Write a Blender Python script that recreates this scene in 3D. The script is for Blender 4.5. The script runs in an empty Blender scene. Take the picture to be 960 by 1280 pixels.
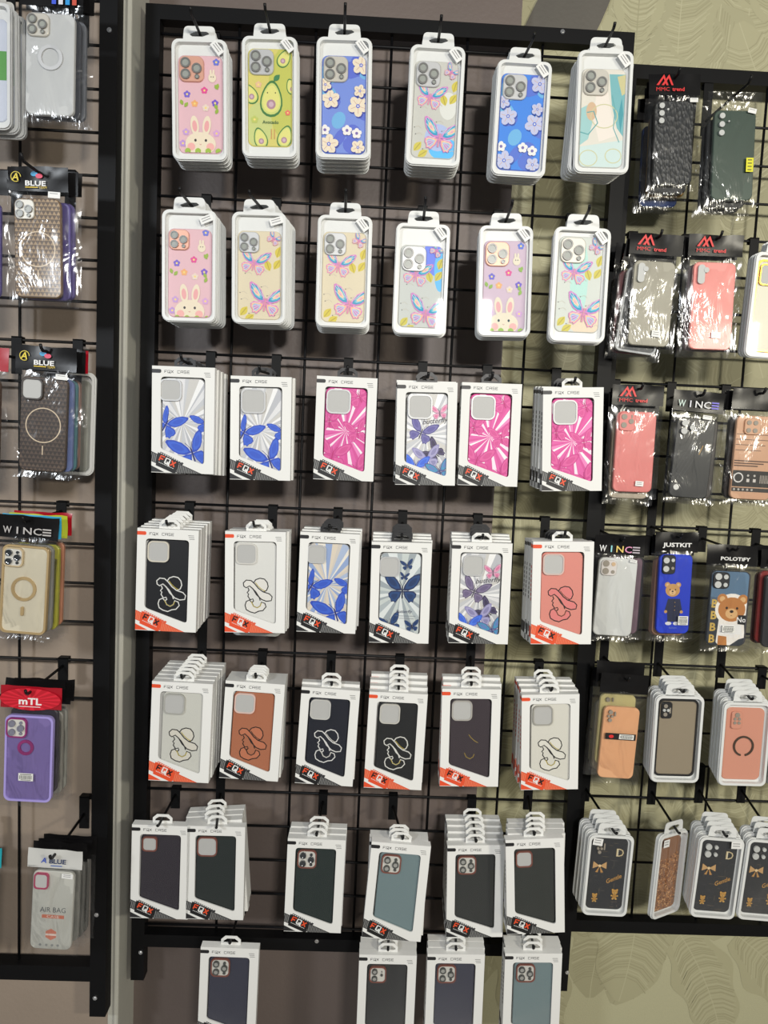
import bpy, bmesh, math, random
from mathutils import Vector, Matrix, Euler, noise
random.seed(7)
SC = bpy.context.scene
COL = SC.collection

# ------------------------------------------------------------------ camera
FPX = 924.0
CAM = Vector((-0.0151, -1.5371, 1.4500))
YAW, PITCH, ROLL = 0.0268, -0.0883, 0.0449
Z0 = CAM.z + 0.0173                      # height of grid row 11 of the middle rack
fw = Vector((math.sin(YAW)*math.cos(PITCH), math.cos(YAW)*math.cos(PITCH), math.sin(PITCH)))
rt0 = Vector((math.cos(YAW), -math.sin(YAW), 0.0))
up0 = rt0.cross(fw)
RT = rt0*math.cos(ROLL) + up0*math.sin(ROLL)
UP = -rt0*math.sin(ROLL) + up0*math.cos(ROLL)
cd = bpy.data.cameras.new('camera')
cam = bpy.data.objects.new('camera', cd); COL.objects.link(cam)
cd.sensor_fit = 'VERTICAL'; cd.sensor_height = 24.0; cd.lens = 24.0*FPX/1280.0
cd.clip_start = 0.02
cam.matrix_world = Matrix(((RT.x, UP.x, -fw.x, CAM.x), (RT.y, UP.y, -fw.y, CAM.y), (RT.z, UP.z, -fw.z, CAM.z), (0, 0, 0, 1)))
SC.camera = cam

# ------------------------------------------------------------------ light
w = bpy.data.worlds.new('world'); SC.world = w; w.use_nodes = True
w.node_tree.nodes['Background'].inputs[0].default_value = (0.92, 0.96, 1.0, 1)
w.node_tree.nodes['Background'].inputs[1].default_value = 0.19
def lamp(name, loc, tgt, sx, sy, power, col):
    l = bpy.data.lights.new(name, 'AREA'); l.shape = 'RECTANGLE'; l.size = sx; l.size_y = sy
    l.energy = power; l.color = col
    o = bpy.data.objects.new(name, l); COL.objects.link(o); o.location = loc
    o.rotation_euler = (Vector(tgt) - Vector(loc)).to_track_quat('-Z', 'Y').to_euler()
    return o
lamp('shop_lamp_middle', (0.50, -3.00, 2.20), (0.05, 0.0, 1.40), 0.30, 0.18, 64, (1.0, 0.97, 0.91))
lamp('shop_lamp_left', (-1.45, -2.70, 2.20), (-0.5, 0.0, 1.5), 0.30, 0.18, 34, (0.90, 0.95, 1.0))
lamp('shop_lamp_right', (1.90, -2.70, 2.10), (0.6, 0.0, 1.2), 0.30, 0.18, 48, (1.0, 0.94, 0.78))
SC.view_settings.view_transform = 'Standard'
SC.view_settings.look = 'None'
SC.view_settings.gamma = 1.0
SC.view_settings.use_curve_mapping = False
SC.view_settings.exposure = -0.30

# ------------------------------------------------------------------ helpers
def ray(px, py):
    return (fw*FPX + RT*(px-480.0) + UP*(640.0-py)).normalized()
def at(px, py, Y):
    """point on the plane y = Y seen at a photo pixel"""
    d = ray(px, py); t = (Y - CAM.y)/d.y
    return CAM + d*t
def lin(c):
    c = c/255.0
    return c/12.92 if c <= 0.04045 else ((c+0.055)/1.055)**2.4
def S(r, g, b): return (lin(r)*0.84, lin(g)*0.84, lin(b)*0.84)

MATS = {}
def mat(name, rgb=(0.5, 0.5, 0.5), rough=0.45, metal=0.0, coat=0.0, spec=0.5, trans=0.0):
    if name in MATS: return MATS[name]
    m = bpy.data.materials.new(name); m.use_nodes = True
    b = m.node_tree.nodes['Principled BSDF']
    b.inputs['Base Color'].default_value = (*rgb, 1)
    b.inputs['Roughness'].default_value = rough
    b.inputs['Metallic'].default_value = metal
    b.inputs['Coat Weight'].default_value = coat
    b.inputs['Coat Roughness'].default_value = 0.08
    b.inputs['Specular IOR Level'].default_value = spec
    b.inputs['Transmission Weight'].default_value = trans
    MATS[name] = m
    return m
def nodes(m): return m.node_tree.nodes, m.node_tree.links, m.node_tree.nodes['Principled BSDF']

def film_mat(name, base, rough, bump, scale, tint=(1, 1, 1), gain=0.45):
    """thin clear plastic: mostly see-through, with a gloss that grows at grazing angles"""
    m = bpy.data.materials.new(name); m.use_nodes = True
    n, l = m.node_tree.nodes, m.node_tree.links
    n.clear()
    out = n.new('ShaderNodeOutputMaterial'); mix = n.new('ShaderNodeMixShader')
    tr = n.new('ShaderNodeBsdfTransparent'); gl = n.new('ShaderNodeBsdfGlossy')
    tr.inputs[0].default_value = (*tint, 1); gl.inputs['Roughness'].default_value = rough
    gl.inputs['Color'].default_value = (1, 1, 1, 1)
    lw = n.new('ShaderNodeLayerWeight'); lw.inputs[0].default_value = 0.35
    ma = n.new('ShaderNodeMath'); ma.operation = 'MULTIPLY_ADD'; ma.inputs[1].default_value = gain; ma.inputs[2].default_value = base
    l.new(lw.outputs['Fresnel'], ma.inputs[0]); l.new(ma.outputs[0], mix.inputs[0])
    l.new(tr.outputs[0], mix.inputs[1]); l.new(gl.outputs[0], mix.inputs[2]); l.new(mix.outputs[0], out.inputs[0])
    if bump:
        tc = n.new('ShaderNodeTexCoord'); no = n.new('ShaderNodeTexNoise'); bp = n.new('ShaderNodeBump')
        mp = n.new('ShaderNodeMapping'); mp.inputs['Scale'].default_value = (1.0, 1.0, 0.38)
        no.inputs['Scale'].default_value = scale; no.inputs['Detail'].default_value = 3; no.inputs['Distortion'].default_value = 1.2
        bp.inputs['Strength'].default_value = bump; bp.inputs['Distance'].default_value = 0.01
        l.new(tc.outputs['Object'], mp.inputs[0]); l.new(mp.outputs[0], no.inputs['Vector'])
        l.new(no.outputs[0], bp.inputs['Height'])
        l.new(bp.outputs[0], gl.inputs['Normal']); l.new(bp.outputs[0], lw.inputs['Normal'])
    MATS[name] = m
    return m
FILM = film_mat('window_film', 0.0, 0.03, 0.0, 1, gain=0.12)
BAG = film_mat('polybag_film', 0.018, 0.14, 0.55, 26, (0.97, 0.97, 0.97), gain=0.40)

CARD = mat('white_card', (0.74, 0.74, 0.72), 0.55, spec=0.3)
TRAY = mat('white_tray_plastic', (0.66, 0.67, 0.66), 0.35)
BLACK = mat('black_powder_coat', (0.0045, 0.0045, 0.005), 0.5, spec=0.16)
WIRE = mat('black_wire', (0.005, 0.005, 0.006), 0.45, spec=0.25)
TABBLACK = mat('black_tab', (0.022, 0.022, 0.024), 0.4, spec=.4)
STEEL = mat('steel', (0.62, 0.62, 0.62), 0.25, 1.0)
INNER = mat('opening_grey', S(190, 190, 188), 0.5)

def vcol_mat(name, rough, metal=0.0, coat=0.0, film=0.0):
    m = mat(name, (1, 1, 1), rough, metal, coat)
    n, l, b = nodes(m)
    a = n.new('ShaderNodeAttribute'); a.attribute_name = 'Col'
    l.new(a.outputs['Color'], b.inputs['Base Color'])
    if film and 'Thin Film Thickness' in b.inputs:
        b.inputs['Thin Film Thickness'].default_value = film; b.inputs['Thin Film IOR'].default_value = 1.6
    return m
PRINT = vcol_mat('printed_ink', 0.45, 0.0, 0.06)
FOIL = vcol_mat('printed_foil', 0.5, 0.1, 0.0, 0)
HOLO = vcol_mat('printed_holographic', 0.55, 0.0, 0.0, 380)

def link(o, parent=None):
    COL.objects.link(o)
    if parent is not None: o.parent = parent
    return o
class MB:
    """collects shapes in (x, y depth, z up) and links them as one mesh"""
    def __init__(s): s.v = []; s.f = []
    def add(s, vs, fs):
        b = len(s.v); s.v += [tuple(p) for p in vs]; s.f += [tuple(i+b for i in f) for f in fs]
    def box(s, x0, x1, y0, y1, z0, z1):
        s.add([(x0,y0,z0),(x1,y0,z0),(x1,y1,z0),(x0,y1,z0),(x0,y0,z1),(x1,y0,z1),(x1,y1,z1),(x0,y1,z1)],
              [(0,1,5,4),(1,2,6,5),(2,3,7,6),(3,0,4,7),(4,5,6,7),(3,2,1,0)])
    def prism(s, o, y0, y1, inset=0.0, iy=0.0):
        """2D outline (x,z) counter-clockwise seen from the front, pushed from y0 to y1"""
        n = len(o)
        if inset:
            cx = sum(p[0] for p in o)/n; cz = sum(p[1] for p in o)/n
            hw = max(abs(p[0]-cx) for p in o); hh = max(abs(p[1]-cz) for p in o)
            q = [(cx+(p[0]-cx)*(1-inset/hw), cz+(p[1]-cz)*(1-inset/hh)) for p in o]
            vs = [(p[0], y0, p[1]) for p in q]+[(p[0], y0+iy, p[1]) for p in o]+[(p[0], y1, p[1]) for p in o]
            fs = [tuple(range(n)), tuple(range(3*n-1, 2*n-1, -1))]
            for k in (0, n):
                fs += [(k+i, k+n+i, k+n+(i+1) % n, k+(i+1) % n) for i in range(n)]
        else:
            vs = [(p[0], y0, p[1]) for p in o]+[(p[0], y1, p[1]) for p in o]
            fs = [tuple(range(n)), tuple(range(2*n-1, n-1, -1))]+[(i, n+i, n+(i+1) % n, (i+1) % n) for i in range(n)]
        s.add(vs, fs)
    def ring(s, o, q, y0, y1):
        """frame between outlines o (outer) and q (inner) with the same point count"""
        n = len(o); vs = []
        for y in (y0, y1):
            vs += [(p[0], y, p[1]) for p in o]+[(p[0], y, p[1]) for p in q]
        fs = []
        for i in range(n):
            j = (i+1) % n
            fs += [(i, j, n+j, n+i), (2*n+i, 3*n+i, 3*n+j, 2*n+j), (i, 2*n+i, 2*n+j, j), (n+i, n+j, 3*n+j, 3*n+i)]
        s.add(vs, fs)
    def tube(s, pts, r, n=8):
        pts = [Vector(p) for p in pts]; vs = []; fs = []
        for k, p in enumerate(pts):
            d = (pts[min(k+1, len(pts)-1)]-pts[max(k-1, 0)]).normalized()
            a = d.orthogonal().normalized() if k == 0 else (a0 - d*a0.dot(d)).normalized()
            a0 = a; b = d.cross(a)
            vs += [p+(a*math.cos(t*2*math.pi/n)+b*math.sin(t*2*math.pi/n))*r for t in range(n)]
        for k in range(len(pts)-1):
            fs += [(k*n+t, k*n+(t+1) % n, (k+1)*n+(t+1) % n, (k+1)*n+t) for t in range(n)]
        fs += [tuple(range(n-1, -1, -1)), tuple(range((len(pts)-1)*n, len(pts)*n))]
        s.add(vs, fs)
    def mesh(s, name, m, smooth=False, recalc=True):
        me = bpy.data.meshes.new(name); me.from_pydata(s.v, [], s.f)
        if recalc:
            bm = bmesh.new(); bm.from_mesh(me); bmesh.ops.recalc_face_normals(bm, faces=bm.faces); bm.to_mesh(me); bm.free()
        if smooth: me.polygons.foreach_set('use_smooth', [True]*len(me.polygons))
        me.materials.append(m); me.update()
        return me
    def build(s, name, m, parent=None, smooth=False):
        return link(bpy.data.objects.new(name, s.mesh(name, m, smooth)), parent)
def obj(name, me, parent=None, loc=None):
    o = bpy.data.objects.new(name, me); link(o, parent)
    if loc: o.location = loc
    return o
def empty(name, loc=(0, 0, 0), rot=None):
    o = bpy.data.objects.new(name, None); o.empty_display_size = 0.02; COL.objects.link(o); o.location = loc
    if rot: o.rotation_euler = rot
    return o
def tag(o, label, cat, group=None):
    if not 4 <= len(label.replace('-', ' ').split()) <= 16: print('LABEL', len(label.replace('-', ' ').split()), label)
    o['label'] = label; o['category'] = cat
    if group: o['group'] = group
    return o
CACHE = {}
def cached(key, fn):
    if key not in CACHE: CACHE[key] = fn()
    return CACHE[key]

def rr(w, h, r, n=5, cx=0.0, cz=0.0):
    r = min(r, w/2-1e-5, h/2-1e-5); p = []
    for (sx, sz, a0) in ((1, -1, -90), (1, 1, 0), (-1, 1, 90), (-1, -1, 180)):
        for k in range(n+1):
            a = math.radians(a0+90*k/n)
            p.append((cx+sx*(w/2-r)+r*math.cos(a), cz+sz*(h/2-r)+r*math.sin(a)))
    return p
def rounded(poly, r, n=4):
    """round the corners of a convex polygon"""
    out = []; N = len(poly)
    for i in range(N):
        p = Vector(poly[i]); a = (Vector(poly[i-1])-p); b = (Vector(poly[(i+1) % N])-p)
        k = min(r, a.length*0.45, b.length*0.45); s = p+a.normalized()*k; e = p+b.normalized()*k
        for t in range(n+1):
            u = t/n; out.append(tuple(s*(1-u)**2+p*2*u*(1-u)+e*u*u))
    return out
def clip(poly, region):
    """Sutherland-Hodgman against a convex counter-clockwise outline"""
    out = list(poly); N = len(region)
    for i in range(N):
        a = region[i]; b = region[(i+1) % N]; inp = out; out = []
        if not inp: return []
        def side(p): return (b[0]-a[0])*(p[1]-a[1])-(b[1]-a[1])*(p[0]-a[0])
        for k in range(len(inp)):
            p, q = inp[k-1], inp[k]; sp, sq = side(p), side(q)
            if (sp >= 0) != (sq >= 0):
                t = sp/(sp-sq); out.append((p[0]+(q[0]-p[0])*t, p[1]+(q[1]-p[1])*t))
            if sq >= 0: out.append(q)
    return out
TXT = {}
def text_polys(s, bold=0.0):
    """triangles of a line of text, height about 1, starting at x = 0; and its width"""
    if (s, bold) in TXT: return TXT[(s, bold)]
    c = bpy.data.curves.new('t', 'FONT'); c.body = s; c.size = 1.0; c.offset = bold; c.resolution_u = 2
    o = bpy.data.objects.new('t', c); me = o.to_mesh()
    tri = [[(me.vertices[i].co.x, me.vertices[i].co.y) for i in p.vertices] for p in me.polygons]
    o.to_mesh_clear(); bpy.data.objects.remove(o); bpy.data.curves.remove(c)
    xs = [p[0] for t in tri for p in t] or [0, 1]; ys = [p[1] for t in tri for p in t] or [0, 1]
    x0, x1, y0, y1 = min(xs), max(xs), min(ys), max(ys)
    tri = [[((x-x0), (y-y0)) for x, y in t] for t in tri]
    TXT[(s, bold)] = (tri, x1-x0, y1-y0)
    return TXT[(s, bold)]

class Print:
    """flat coloured ink shapes laid on a surface; units are scaled by k"""
    def __init__(s, k=1.0, region=None, ox=0.0, oz=0.0):
        s.k = k; s.p = []; s.region = region; s.ox = ox; s.oz = oz; s.layer = 0
    def poly(s, pts, col, same=False):
        pts = [(s.ox+x*s.k, s.oz+z*s.k) for x, z in pts]
        if s.region: pts = clip(pts, s.region)
        if len(pts) < 3: return
        if not same: s.layer += 1
        s.p.append((pts, col, s.layer))
    def ell(s, cx, cz, rx, rz, col, rot=0.0, n=14):
        c, d = math.cos(rot), math.sin(rot)
        s.poly([(cx+rx*math.cos(t*2*math.pi/n)*c-rz*math.sin(t*2*math.pi/n)*d,
                 cz+rx*math.cos(t*2*math.pi/n)*d+rz*math.sin(t*2*math.pi/n)*c) for t in range(n)], col)
    def rect(s, x0, x1, z0, z1, col): s.poly([(x0, z0), (x1, z0), (x1, z1), (x0, z1)], col)
    def stroke(s, pts, wd, col, closed=False):
        n = len(pts); pts = [Vector(p) for p in pts]; L = []; R = []
        for i, p in enumerate(pts):
            a = pts[i-1] if (i > 0 or closed) else p; b = pts[(i+1) % n] if (i < n-1 or closed) else p
            d = (b-a); d = d.normalized() if d.length > 1e-9 else Vector((1, 0)); nn = Vector((-d.y, d.x))*wd/2
            L.append(p+nn); R.append(p-nn)
        s.layer += 1
        for i in range(n if closed else n-1):
            j = (i+1) % n
            s.poly([tuple(R[i]), tuple(R[j]), tuple(L[j]), tuple(L[i])], col, True)
    def text(s, t, cx, cz, h, col, rot=0.0, bold=0.0, width=None, shear=0.0):
        tri, tw, th = text_polys(t, bold); k = h/max(th, 0.1); kx = (width/tw) if width else k
        c, d = math.cos(rot), math.sin(rot); s.layer += 1
        for q in tri:
            o = []
            for x, y in q:
                X = (x-tw/2)*kx+shear*(y-th/2)*k; Y = (y-th/2)*k
                o.append((cx+X*c-Y*d, cz+X*d+Y*c))
            s.poly(o, col, True)
    def mesh(s, name, m, y=0.0, dy=1.6e-5):
        v = []; f = []; cl = []
        for pts, col, L in s.p:
            b = len(v); v += [(x, y-L*dy, z) for x, z in pts]; f.append(tuple(range(b, b+len(pts)))); cl += [col]*len(pts)
        me = bpy.data.meshes.new(name); me.from_pydata(v, [], f)
        a = me.color_attributes.new('Col', 'FLOAT_COLOR', 'POINT')
        a.data.foreach_set('color', [x for c in cl for x in (*c, 1.0)])
        me.materials.append(m); me.update()
        return me

# ------------------------------------------------------------------ the setting
YL, YM, YR = -0.060, 0.055, 0.115          # front faces of the three wall planes
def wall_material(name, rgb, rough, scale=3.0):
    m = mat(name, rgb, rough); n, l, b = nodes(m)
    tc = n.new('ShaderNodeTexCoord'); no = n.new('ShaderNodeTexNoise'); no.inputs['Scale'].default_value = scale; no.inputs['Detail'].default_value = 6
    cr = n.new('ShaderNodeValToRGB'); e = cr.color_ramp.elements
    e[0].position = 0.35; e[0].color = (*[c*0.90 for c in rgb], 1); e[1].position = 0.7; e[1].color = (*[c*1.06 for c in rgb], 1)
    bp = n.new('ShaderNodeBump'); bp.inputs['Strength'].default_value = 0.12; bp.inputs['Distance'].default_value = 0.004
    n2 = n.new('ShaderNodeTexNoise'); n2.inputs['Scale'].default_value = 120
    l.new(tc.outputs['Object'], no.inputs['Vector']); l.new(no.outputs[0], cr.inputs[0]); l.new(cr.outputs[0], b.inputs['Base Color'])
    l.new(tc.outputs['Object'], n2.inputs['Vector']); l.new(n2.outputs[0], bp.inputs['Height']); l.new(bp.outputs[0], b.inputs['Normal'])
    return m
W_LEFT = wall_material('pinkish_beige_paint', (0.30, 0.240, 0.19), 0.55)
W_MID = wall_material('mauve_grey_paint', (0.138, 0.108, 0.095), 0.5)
W_GREY = wall_material('grey_paint', (0.48, 0.475, 0.42), 0.5)

def wallpaper():
    m = mat('olive_wallpaper', (0.43, 0.412, 0.262), 0.6); n, l, b = nodes(m)
    tc = n.new('ShaderNodeTexCoord'); no = n.new('ShaderNodeTexNoise'); no.inputs['Scale'].default_value = 260; no.inputs['Detail'].default_value = 3
    bp = n.new('ShaderNodeBump'); bp.inputs['Strength'].default_value = 0.25; bp.inputs['Distance'].default_value = 0.002
    l.new(tc.outputs['Object'], no.inputs['Vector']); l.new(no.outputs[0], bp.inputs['Height']); l.new(bp.outputs[0], b.inputs['Normal'])
    return m
WALLPAPER = wallpaper()
def struct(name, mb, m):
    o = mb.build(name, m); o['kind'] = 'structure'; return o
XE = at(158, 400, YL).x                   # outer corner of the left wall
XM = at(636, 300, YM).x                   # right end of the middle wall
q = MB(); q.box(-2.6, XE, YL, 0.5, 0.0, 2.9); wl = struct('wall_left', q, W_LEFT)
wl.data.materials.append(W_GREY)
for p in wl.data.polygons:
    if p.normal.x > 0.9: p.material_index = 1
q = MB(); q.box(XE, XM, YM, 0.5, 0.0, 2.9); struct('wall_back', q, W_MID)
q = MB(); q.box(XM, 2.6, YR, 0.5, 0.0, 2.9); wr = struct('wall_right', q, WALLPAPER)
q = MB(); q.box(-2.6, 2.6, -3.2, 0.5, -0.05, 0.0); struct('floor', q, wall_material('floor_tile', (0.30, 0.28, 0.26), 0.35))
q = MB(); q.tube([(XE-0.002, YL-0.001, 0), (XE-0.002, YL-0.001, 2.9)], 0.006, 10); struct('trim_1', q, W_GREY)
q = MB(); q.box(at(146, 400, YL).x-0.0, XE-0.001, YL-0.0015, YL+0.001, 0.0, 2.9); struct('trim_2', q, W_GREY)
def feathers():
    """big overlapping feathers printed on the wallpaper"""
    rnd = random.Random(21); reg = [(XM+.002, .02), (2.55, .02), (2.55, 2.88), (XM+.002, 2.88)]
    p = Print(1.0, reg); body = (0.365, 0.345, 0.213); barb = (0.310, 0.290, 0.175); pale = (0.425, 0.405, 0.258)
    spots = []
    for k in range(340):
        spots.append((rnd.uniform(XM-.05, 1.1), rnd.uniform(.3, 2.5)))
    spots.sort(key=lambda q: rnd.random())
    for (x, z) in spots:
        a = rnd.uniform(.7, 2.4) if rnd.random() < .75 else rnd.uniform(-2.5, -.6); L = rnd.uniform(.26, .42); Wd = L*rnd.uniform(.19, .27); cv = rnd.uniform(-.7, .7)
        q = []; cur = Vector((x, z)); th = a
        for t in range(25):
            q.append((cur.copy(), th)); cur = cur+Vector((math.cos(th), math.sin(th)))*L/24; th += cv/24
        p.layer += 1; Lp = []; Rp = []
        for t, (c, h) in enumerate(q):
            u = t/24; wd = Wd*(math.sin(math.pi*min(1, u*.93+.06))**.6)*(1+.12*math.sin(u*17+x*9))
            nn = Vector((-math.sin(h), math.cos(h))); dd = Vector((math.cos(h), math.sin(h)))
            Lp.append(c+nn*wd); Rp.append(c-nn*wd)
        tone = rnd.uniform(.93, 1.05); bc = tuple(v*tone for v in body)
        for t in range(24):
            p.poly([tuple(Rp[t]), tuple(Rp[t+1]), tuple(Lp[t+1]), tuple(Lp[t])], bc, True)
        p.layer += 1
        for t in range(1, 50):
            u = t/58*24; i = int(u); c = q[i][0].lerp(q[min(i+1, 24)][0], u-i); h = q[i][1]; nn = Vector((-math.sin(h), math.cos(h))); dd = Vector((math.cos(h), math.sin(h)))
            wd = Wd*(math.sin(math.pi*min(1, u/24*.93+.06))**.6)*rnd.uniform(.70, .86)
            col = barb if rnd.random() < .6 else pale
            for sg in (-1, 1):
                e = c+nn*sg*wd+dd*wd*.55; m_ = c+nn*sg*wd*.5+dd*wd*.12; w_ = rnd.uniform(.0006, .0013)
                for A_, B_ in ((c, m_), (m_, e)): 
                    g = (B_-A_).normalized(); g = Vector((-g.y, g.x))*w_
                    pts = [tuple(A_-g), tuple(B_-g), tuple(B_+g), tuple(A_+g)]
                    p.poly(pts, col, True)
        p.stroke([tuple(c) for c, h in q], .0022, pale if rnd.random() < .5 else barb)
        p.layer += 0
    o = obj('feather_print', p.mesh('feather_print', MATS['wallpaper_ink'], YR-.00005, 1.1e-6), wr); o['kind'] = 'stuff'
vcol_mat('wallpaper_ink', 0.6); feathers()
# dark grey slanted patch laid over the wallpaper, above the middle rack
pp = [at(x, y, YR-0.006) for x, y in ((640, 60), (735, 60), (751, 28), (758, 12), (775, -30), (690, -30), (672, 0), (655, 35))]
q = MB(); q.prism([(p.x, p.z) for p in pp], YR-0.007, YR+0.001); struct('wall_patch', q, wall_material('dark_grey_patch', (0.10, 0.09, 0.075), 0.6, 9))

# ------------------------------------------------------------------ racks
PX, PZ = 0.15, 0.0767
def bolt(rack, px, py, Y):
    p = at(px, py, Y); m = MB(); n = 10
    m.prism([(0.0045*math.cos(t*2*math.pi/n), 0.0045*math.sin(t*2*math.pi/n)) for t in range(n)], -0.002, 0.0)
    m.prism([(0.0018*math.cos(t*2*math.pi/n), 0.0018*math.sin(t*2*math.pi/n)) for t in range(n)], -0.003, -0.002)
    me = cached('bolt', lambda: m.mesh('bolt', STEEL)); obj('bolt', me, rack, Vector((p.x, Y, p.z))-rack.location)
def rack(name, label, Y, x0, x1, ztop, zrail, zleg, xs, zs, legs=(True, True), post=0.028):
    r = empty(name, ((x0+x1)/2, Y, zleg)); tag(r, label, 'display rack', 'black grid display racks')
    h = post/2; ox = (x0+x1)/2
    for k, x in enumerate((x0, x1-post)):
        m = MB(); m.box(x-ox, x+post-ox, -h, h, 0.0 if legs[k] else zrail-zleg, ztop-zleg); m.build('post', BLACK, r)
    for zt in (ztop, zrail+post):
        m = MB(); m.box(x0+post-ox, x1-post-ox, -h, h, zt-post-zleg, zt-zleg); m.build('rail', BLACK, r)
    L = x1-x0-2*post; m = MB(); m.tube([(-L/2, 0, 0), (L/2, 0, 0)], 0.0028, 8); hm = m.mesh('wire', WIRE, True)
    for z in zs: obj('wire', hm, r, (0, -0.003, z-zleg))
    H = ztop-zrail-post; m = MB(); m.tube([(0, 0, 0), (0, 0, H)], 0.0028, 8); vm = m.mesh('wire', WIRE, True)
    for x in xs: obj('wire', vm, r, (x-ox, 0.002, zrail+post/2-zleg))
    return r
def zrow(i): return Z0 - (i-11)*PZ
cx0 = at(182, 10, -0.014).x; cx1 = at(793, 40, -0.014).x
cxm0 = (at(182, 10, -0.014).x + at(164, 1180, -0.014).x)/2; cxm1 = (at(793, 40, -0.014).x + at(714, 1180, -0.014).x)/2
ctop = (at(182, 7, -0.014).z + at(793, 37, -0.014).z)/2
crail = (at(200, 1184, -0.014).z + at(690, 1197, -0.014).z)/2
cleg = (at(165, 1224, -0.014).z + at(705, 1240, -0.014).z)/2
ZC = [zrow(i) for i in range(1, 26) if crail+0.03 < zrow(i) < ctop-0.03]
rk = rack('grid_display_rack', 'large black wire grid rack in the middle hung with six columns of cases', 0.0, cxm0, cxm1, ctop, crail, cleg,
          [(i-3)*PX for i in range(1, 6)], ZC)
bolt(rk, 703, 40, -0.014); bolt(rk, 176, 1190, -0.014); bolt(rk, 709, 1215, -0.014); bolt(rk, 396, 1176, -0.014)
YLR = -0.100
lx1 = (at(145, 100, YLR-0.014).x + at(134, 1200, YLR-0.014).x)/2
zl = at(124, 430, YLR).z
ZL = [zl+k*PZ for k in range(-9, 10)]
lrail = at(60, 1225, YLR-0.014).z; lleg = at(120, 1270, YLR-0.014).z
rk2 = rack('grid_display_rack', 'black wire grid rack cut off by the left edge of the picture', YLR, lx1-0.92, lx1, Z0+1.02, lrail, lleg,
           [(at(27, 205, YLR).x + at(21, 1100, YLR).x)/2-k*PX for k in range(6)], [z for z in ZL if z > lrail+0.03 and z < Z0+0.99], post=0.032)
bolt(rk2, 137, 38, YLR-0.016); bolt(rk2, 121, 1143, YLR-0.016); bolt(rk2, 119, 1247, YLR-0.016)
YRR = 0.055
rx0 = (at(797, 120, YRR-0.014).x+at(718, 1150, YRR-0.014).x)/2-0.028
rtop = at(880, 85, YRR-0.014).z; rrail = at(840, 1168, YRR-0.014).z
zr = at(835, 481, YRR).z
rk3 = rack('grid_display_rack', 'black wire grid rack cut off by the right edge of the picture', YRR, rx0, rx0+0.92, rtop, rrail, rrail,
           [(at(855.7, 273, YRR).x+at(827.5, 645, YRR).x+at(803, 1021, YRR).x)/3+k*PX for k in range(-1, 5)], [zr+k*PZ for k in range(-14, 9) if rrail+0.03 < zr+k*PZ < rtop-0.04])

# ------------------------------------------------------------------ artwork on the cases (unit = case width, z up)
CREAM = S(238, 224, 198); PINKC = S(236, 168, 168)
def flower(p, x, z, r, c, mid=S(245, 220, 120), n=5):
    for k in range(n):
        a = k*2*math.pi/n+0.3; p.ell(x+math.cos(a)*r*0.6, z+math.sin(a)*r*0.6, r*0.48, r*0.48, c, n=8)
    p.ell(x, z, r*0.32, r*0.32, mid, n=8)
def leaf(p, x, z, a, L, c, vein=None):
    d = Vector((math.cos(a), math.sin(a))); nn = Vector((-d.y, d.x)); o = Vector((x, z)); pts = []
    for t in range(7): pts.append(tuple(o+d*L*(t/6)+nn*L*0.30*math.sin(math.pi*t/6)))
    for t in range(5, 0, -1): pts.append(tuple(o+d*L*(t/6)-nn*L*0.30*math.sin(math.pi*t/6)))
    p.poly(pts[::-1], c)
    if vein: p.stroke([tuple(o+d*L*0.1), tuple(o+d*L*0.85)], L*0.07, vein)
UW = [(0.03, 0.02), (0.10, 0.28), (0.30, 0.60), (0.60, 0.84), (0.90, 0.95), (0.99, 0.88), (0.93, 0.62), (0.80, 0.36), (0.60, 0.14), (0.30, 0.0)]
LW = [(0.03, -0.02), (0.30, 0.0), (0.60, -0.02), (0.75, -0.16), (0.72, -0.34), (0.62, -0.44), (0.58, -0.62), (0.46, -0.58), (0.36, -0.66), (0.26, -0.52), (0.12, -0.34)]
def wing(p, pts, k, x, z, s, rot, mir, c):
    cx = sum(q[0] for q in pts)/len(pts); cz = sum(q[1] for q in pts)/len(pts); o = []
    co, si = math.cos(rot), math.sin(rot)
    for a, b in pts:
        a = cx+(a-cx)*k; b = cz+(b-cz)*k
        a *= mir*s; b *= s
        o.append((x+a*co-b*si, z+a*si+b*co))
    p.poly(o, c)
def butterfly(p, x, z, s, rot=0.0, c=((60, 100, 210), (90, 130, 225), (40, 70, 170)), body=(40, 35, 50), squash=(1.0, 1.0)):
    """c: outline, inner and heart colours of the wings; squash narrows the left or right pair"""
    for mir, sq in ((-1, squash[0]), (1, squash[1])):
        for pts in (UW, LW):
            q = [(a*sq, b) for a, b in pts]
            for k, cc in ((1.0, c[0]), (0.80, c[1]), (0.5, c[2])): wing(p, q, k, x, z, s, rot, mir, S(*cc))
    d = Vector((-math.sin(rot), math.cos(rot)))*s
    p.stroke([(x-d.x*0.42, z-d.y*0.42), (x+d.x*0.22, z+d.y*0.22)], s*0.07, S(*body))
    for m in (-1, 1):
        e = Vector((math.cos(rot), math.sin(rot)))*s*0.18*m
        p.stroke([(x+d.x*0.2, z+d.y*0.2), (x+d.x*0.55+e.x, z+d.y*0.55+e.y)], s*0.025, S(*body))
def rays(p, x, z, cols, n=30, jit=0.5, seed=1):
    rnd = random.Random(seed); a = [2*math.pi*(k+jit*rnd.random())/n for k in range(n)]
    p.layer += 1
    for k in range(n):
        b = a[(k+1) % n]+(2*math.pi if k == n-1 else 0)
        p.poly([(x, z), (x+3*math.cos(a[k]), z+3*math.sin(a[k])), (x+3*math.cos(b), z+3*math.sin(b))], S(*cols[k % len(cols)]), True)
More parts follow.
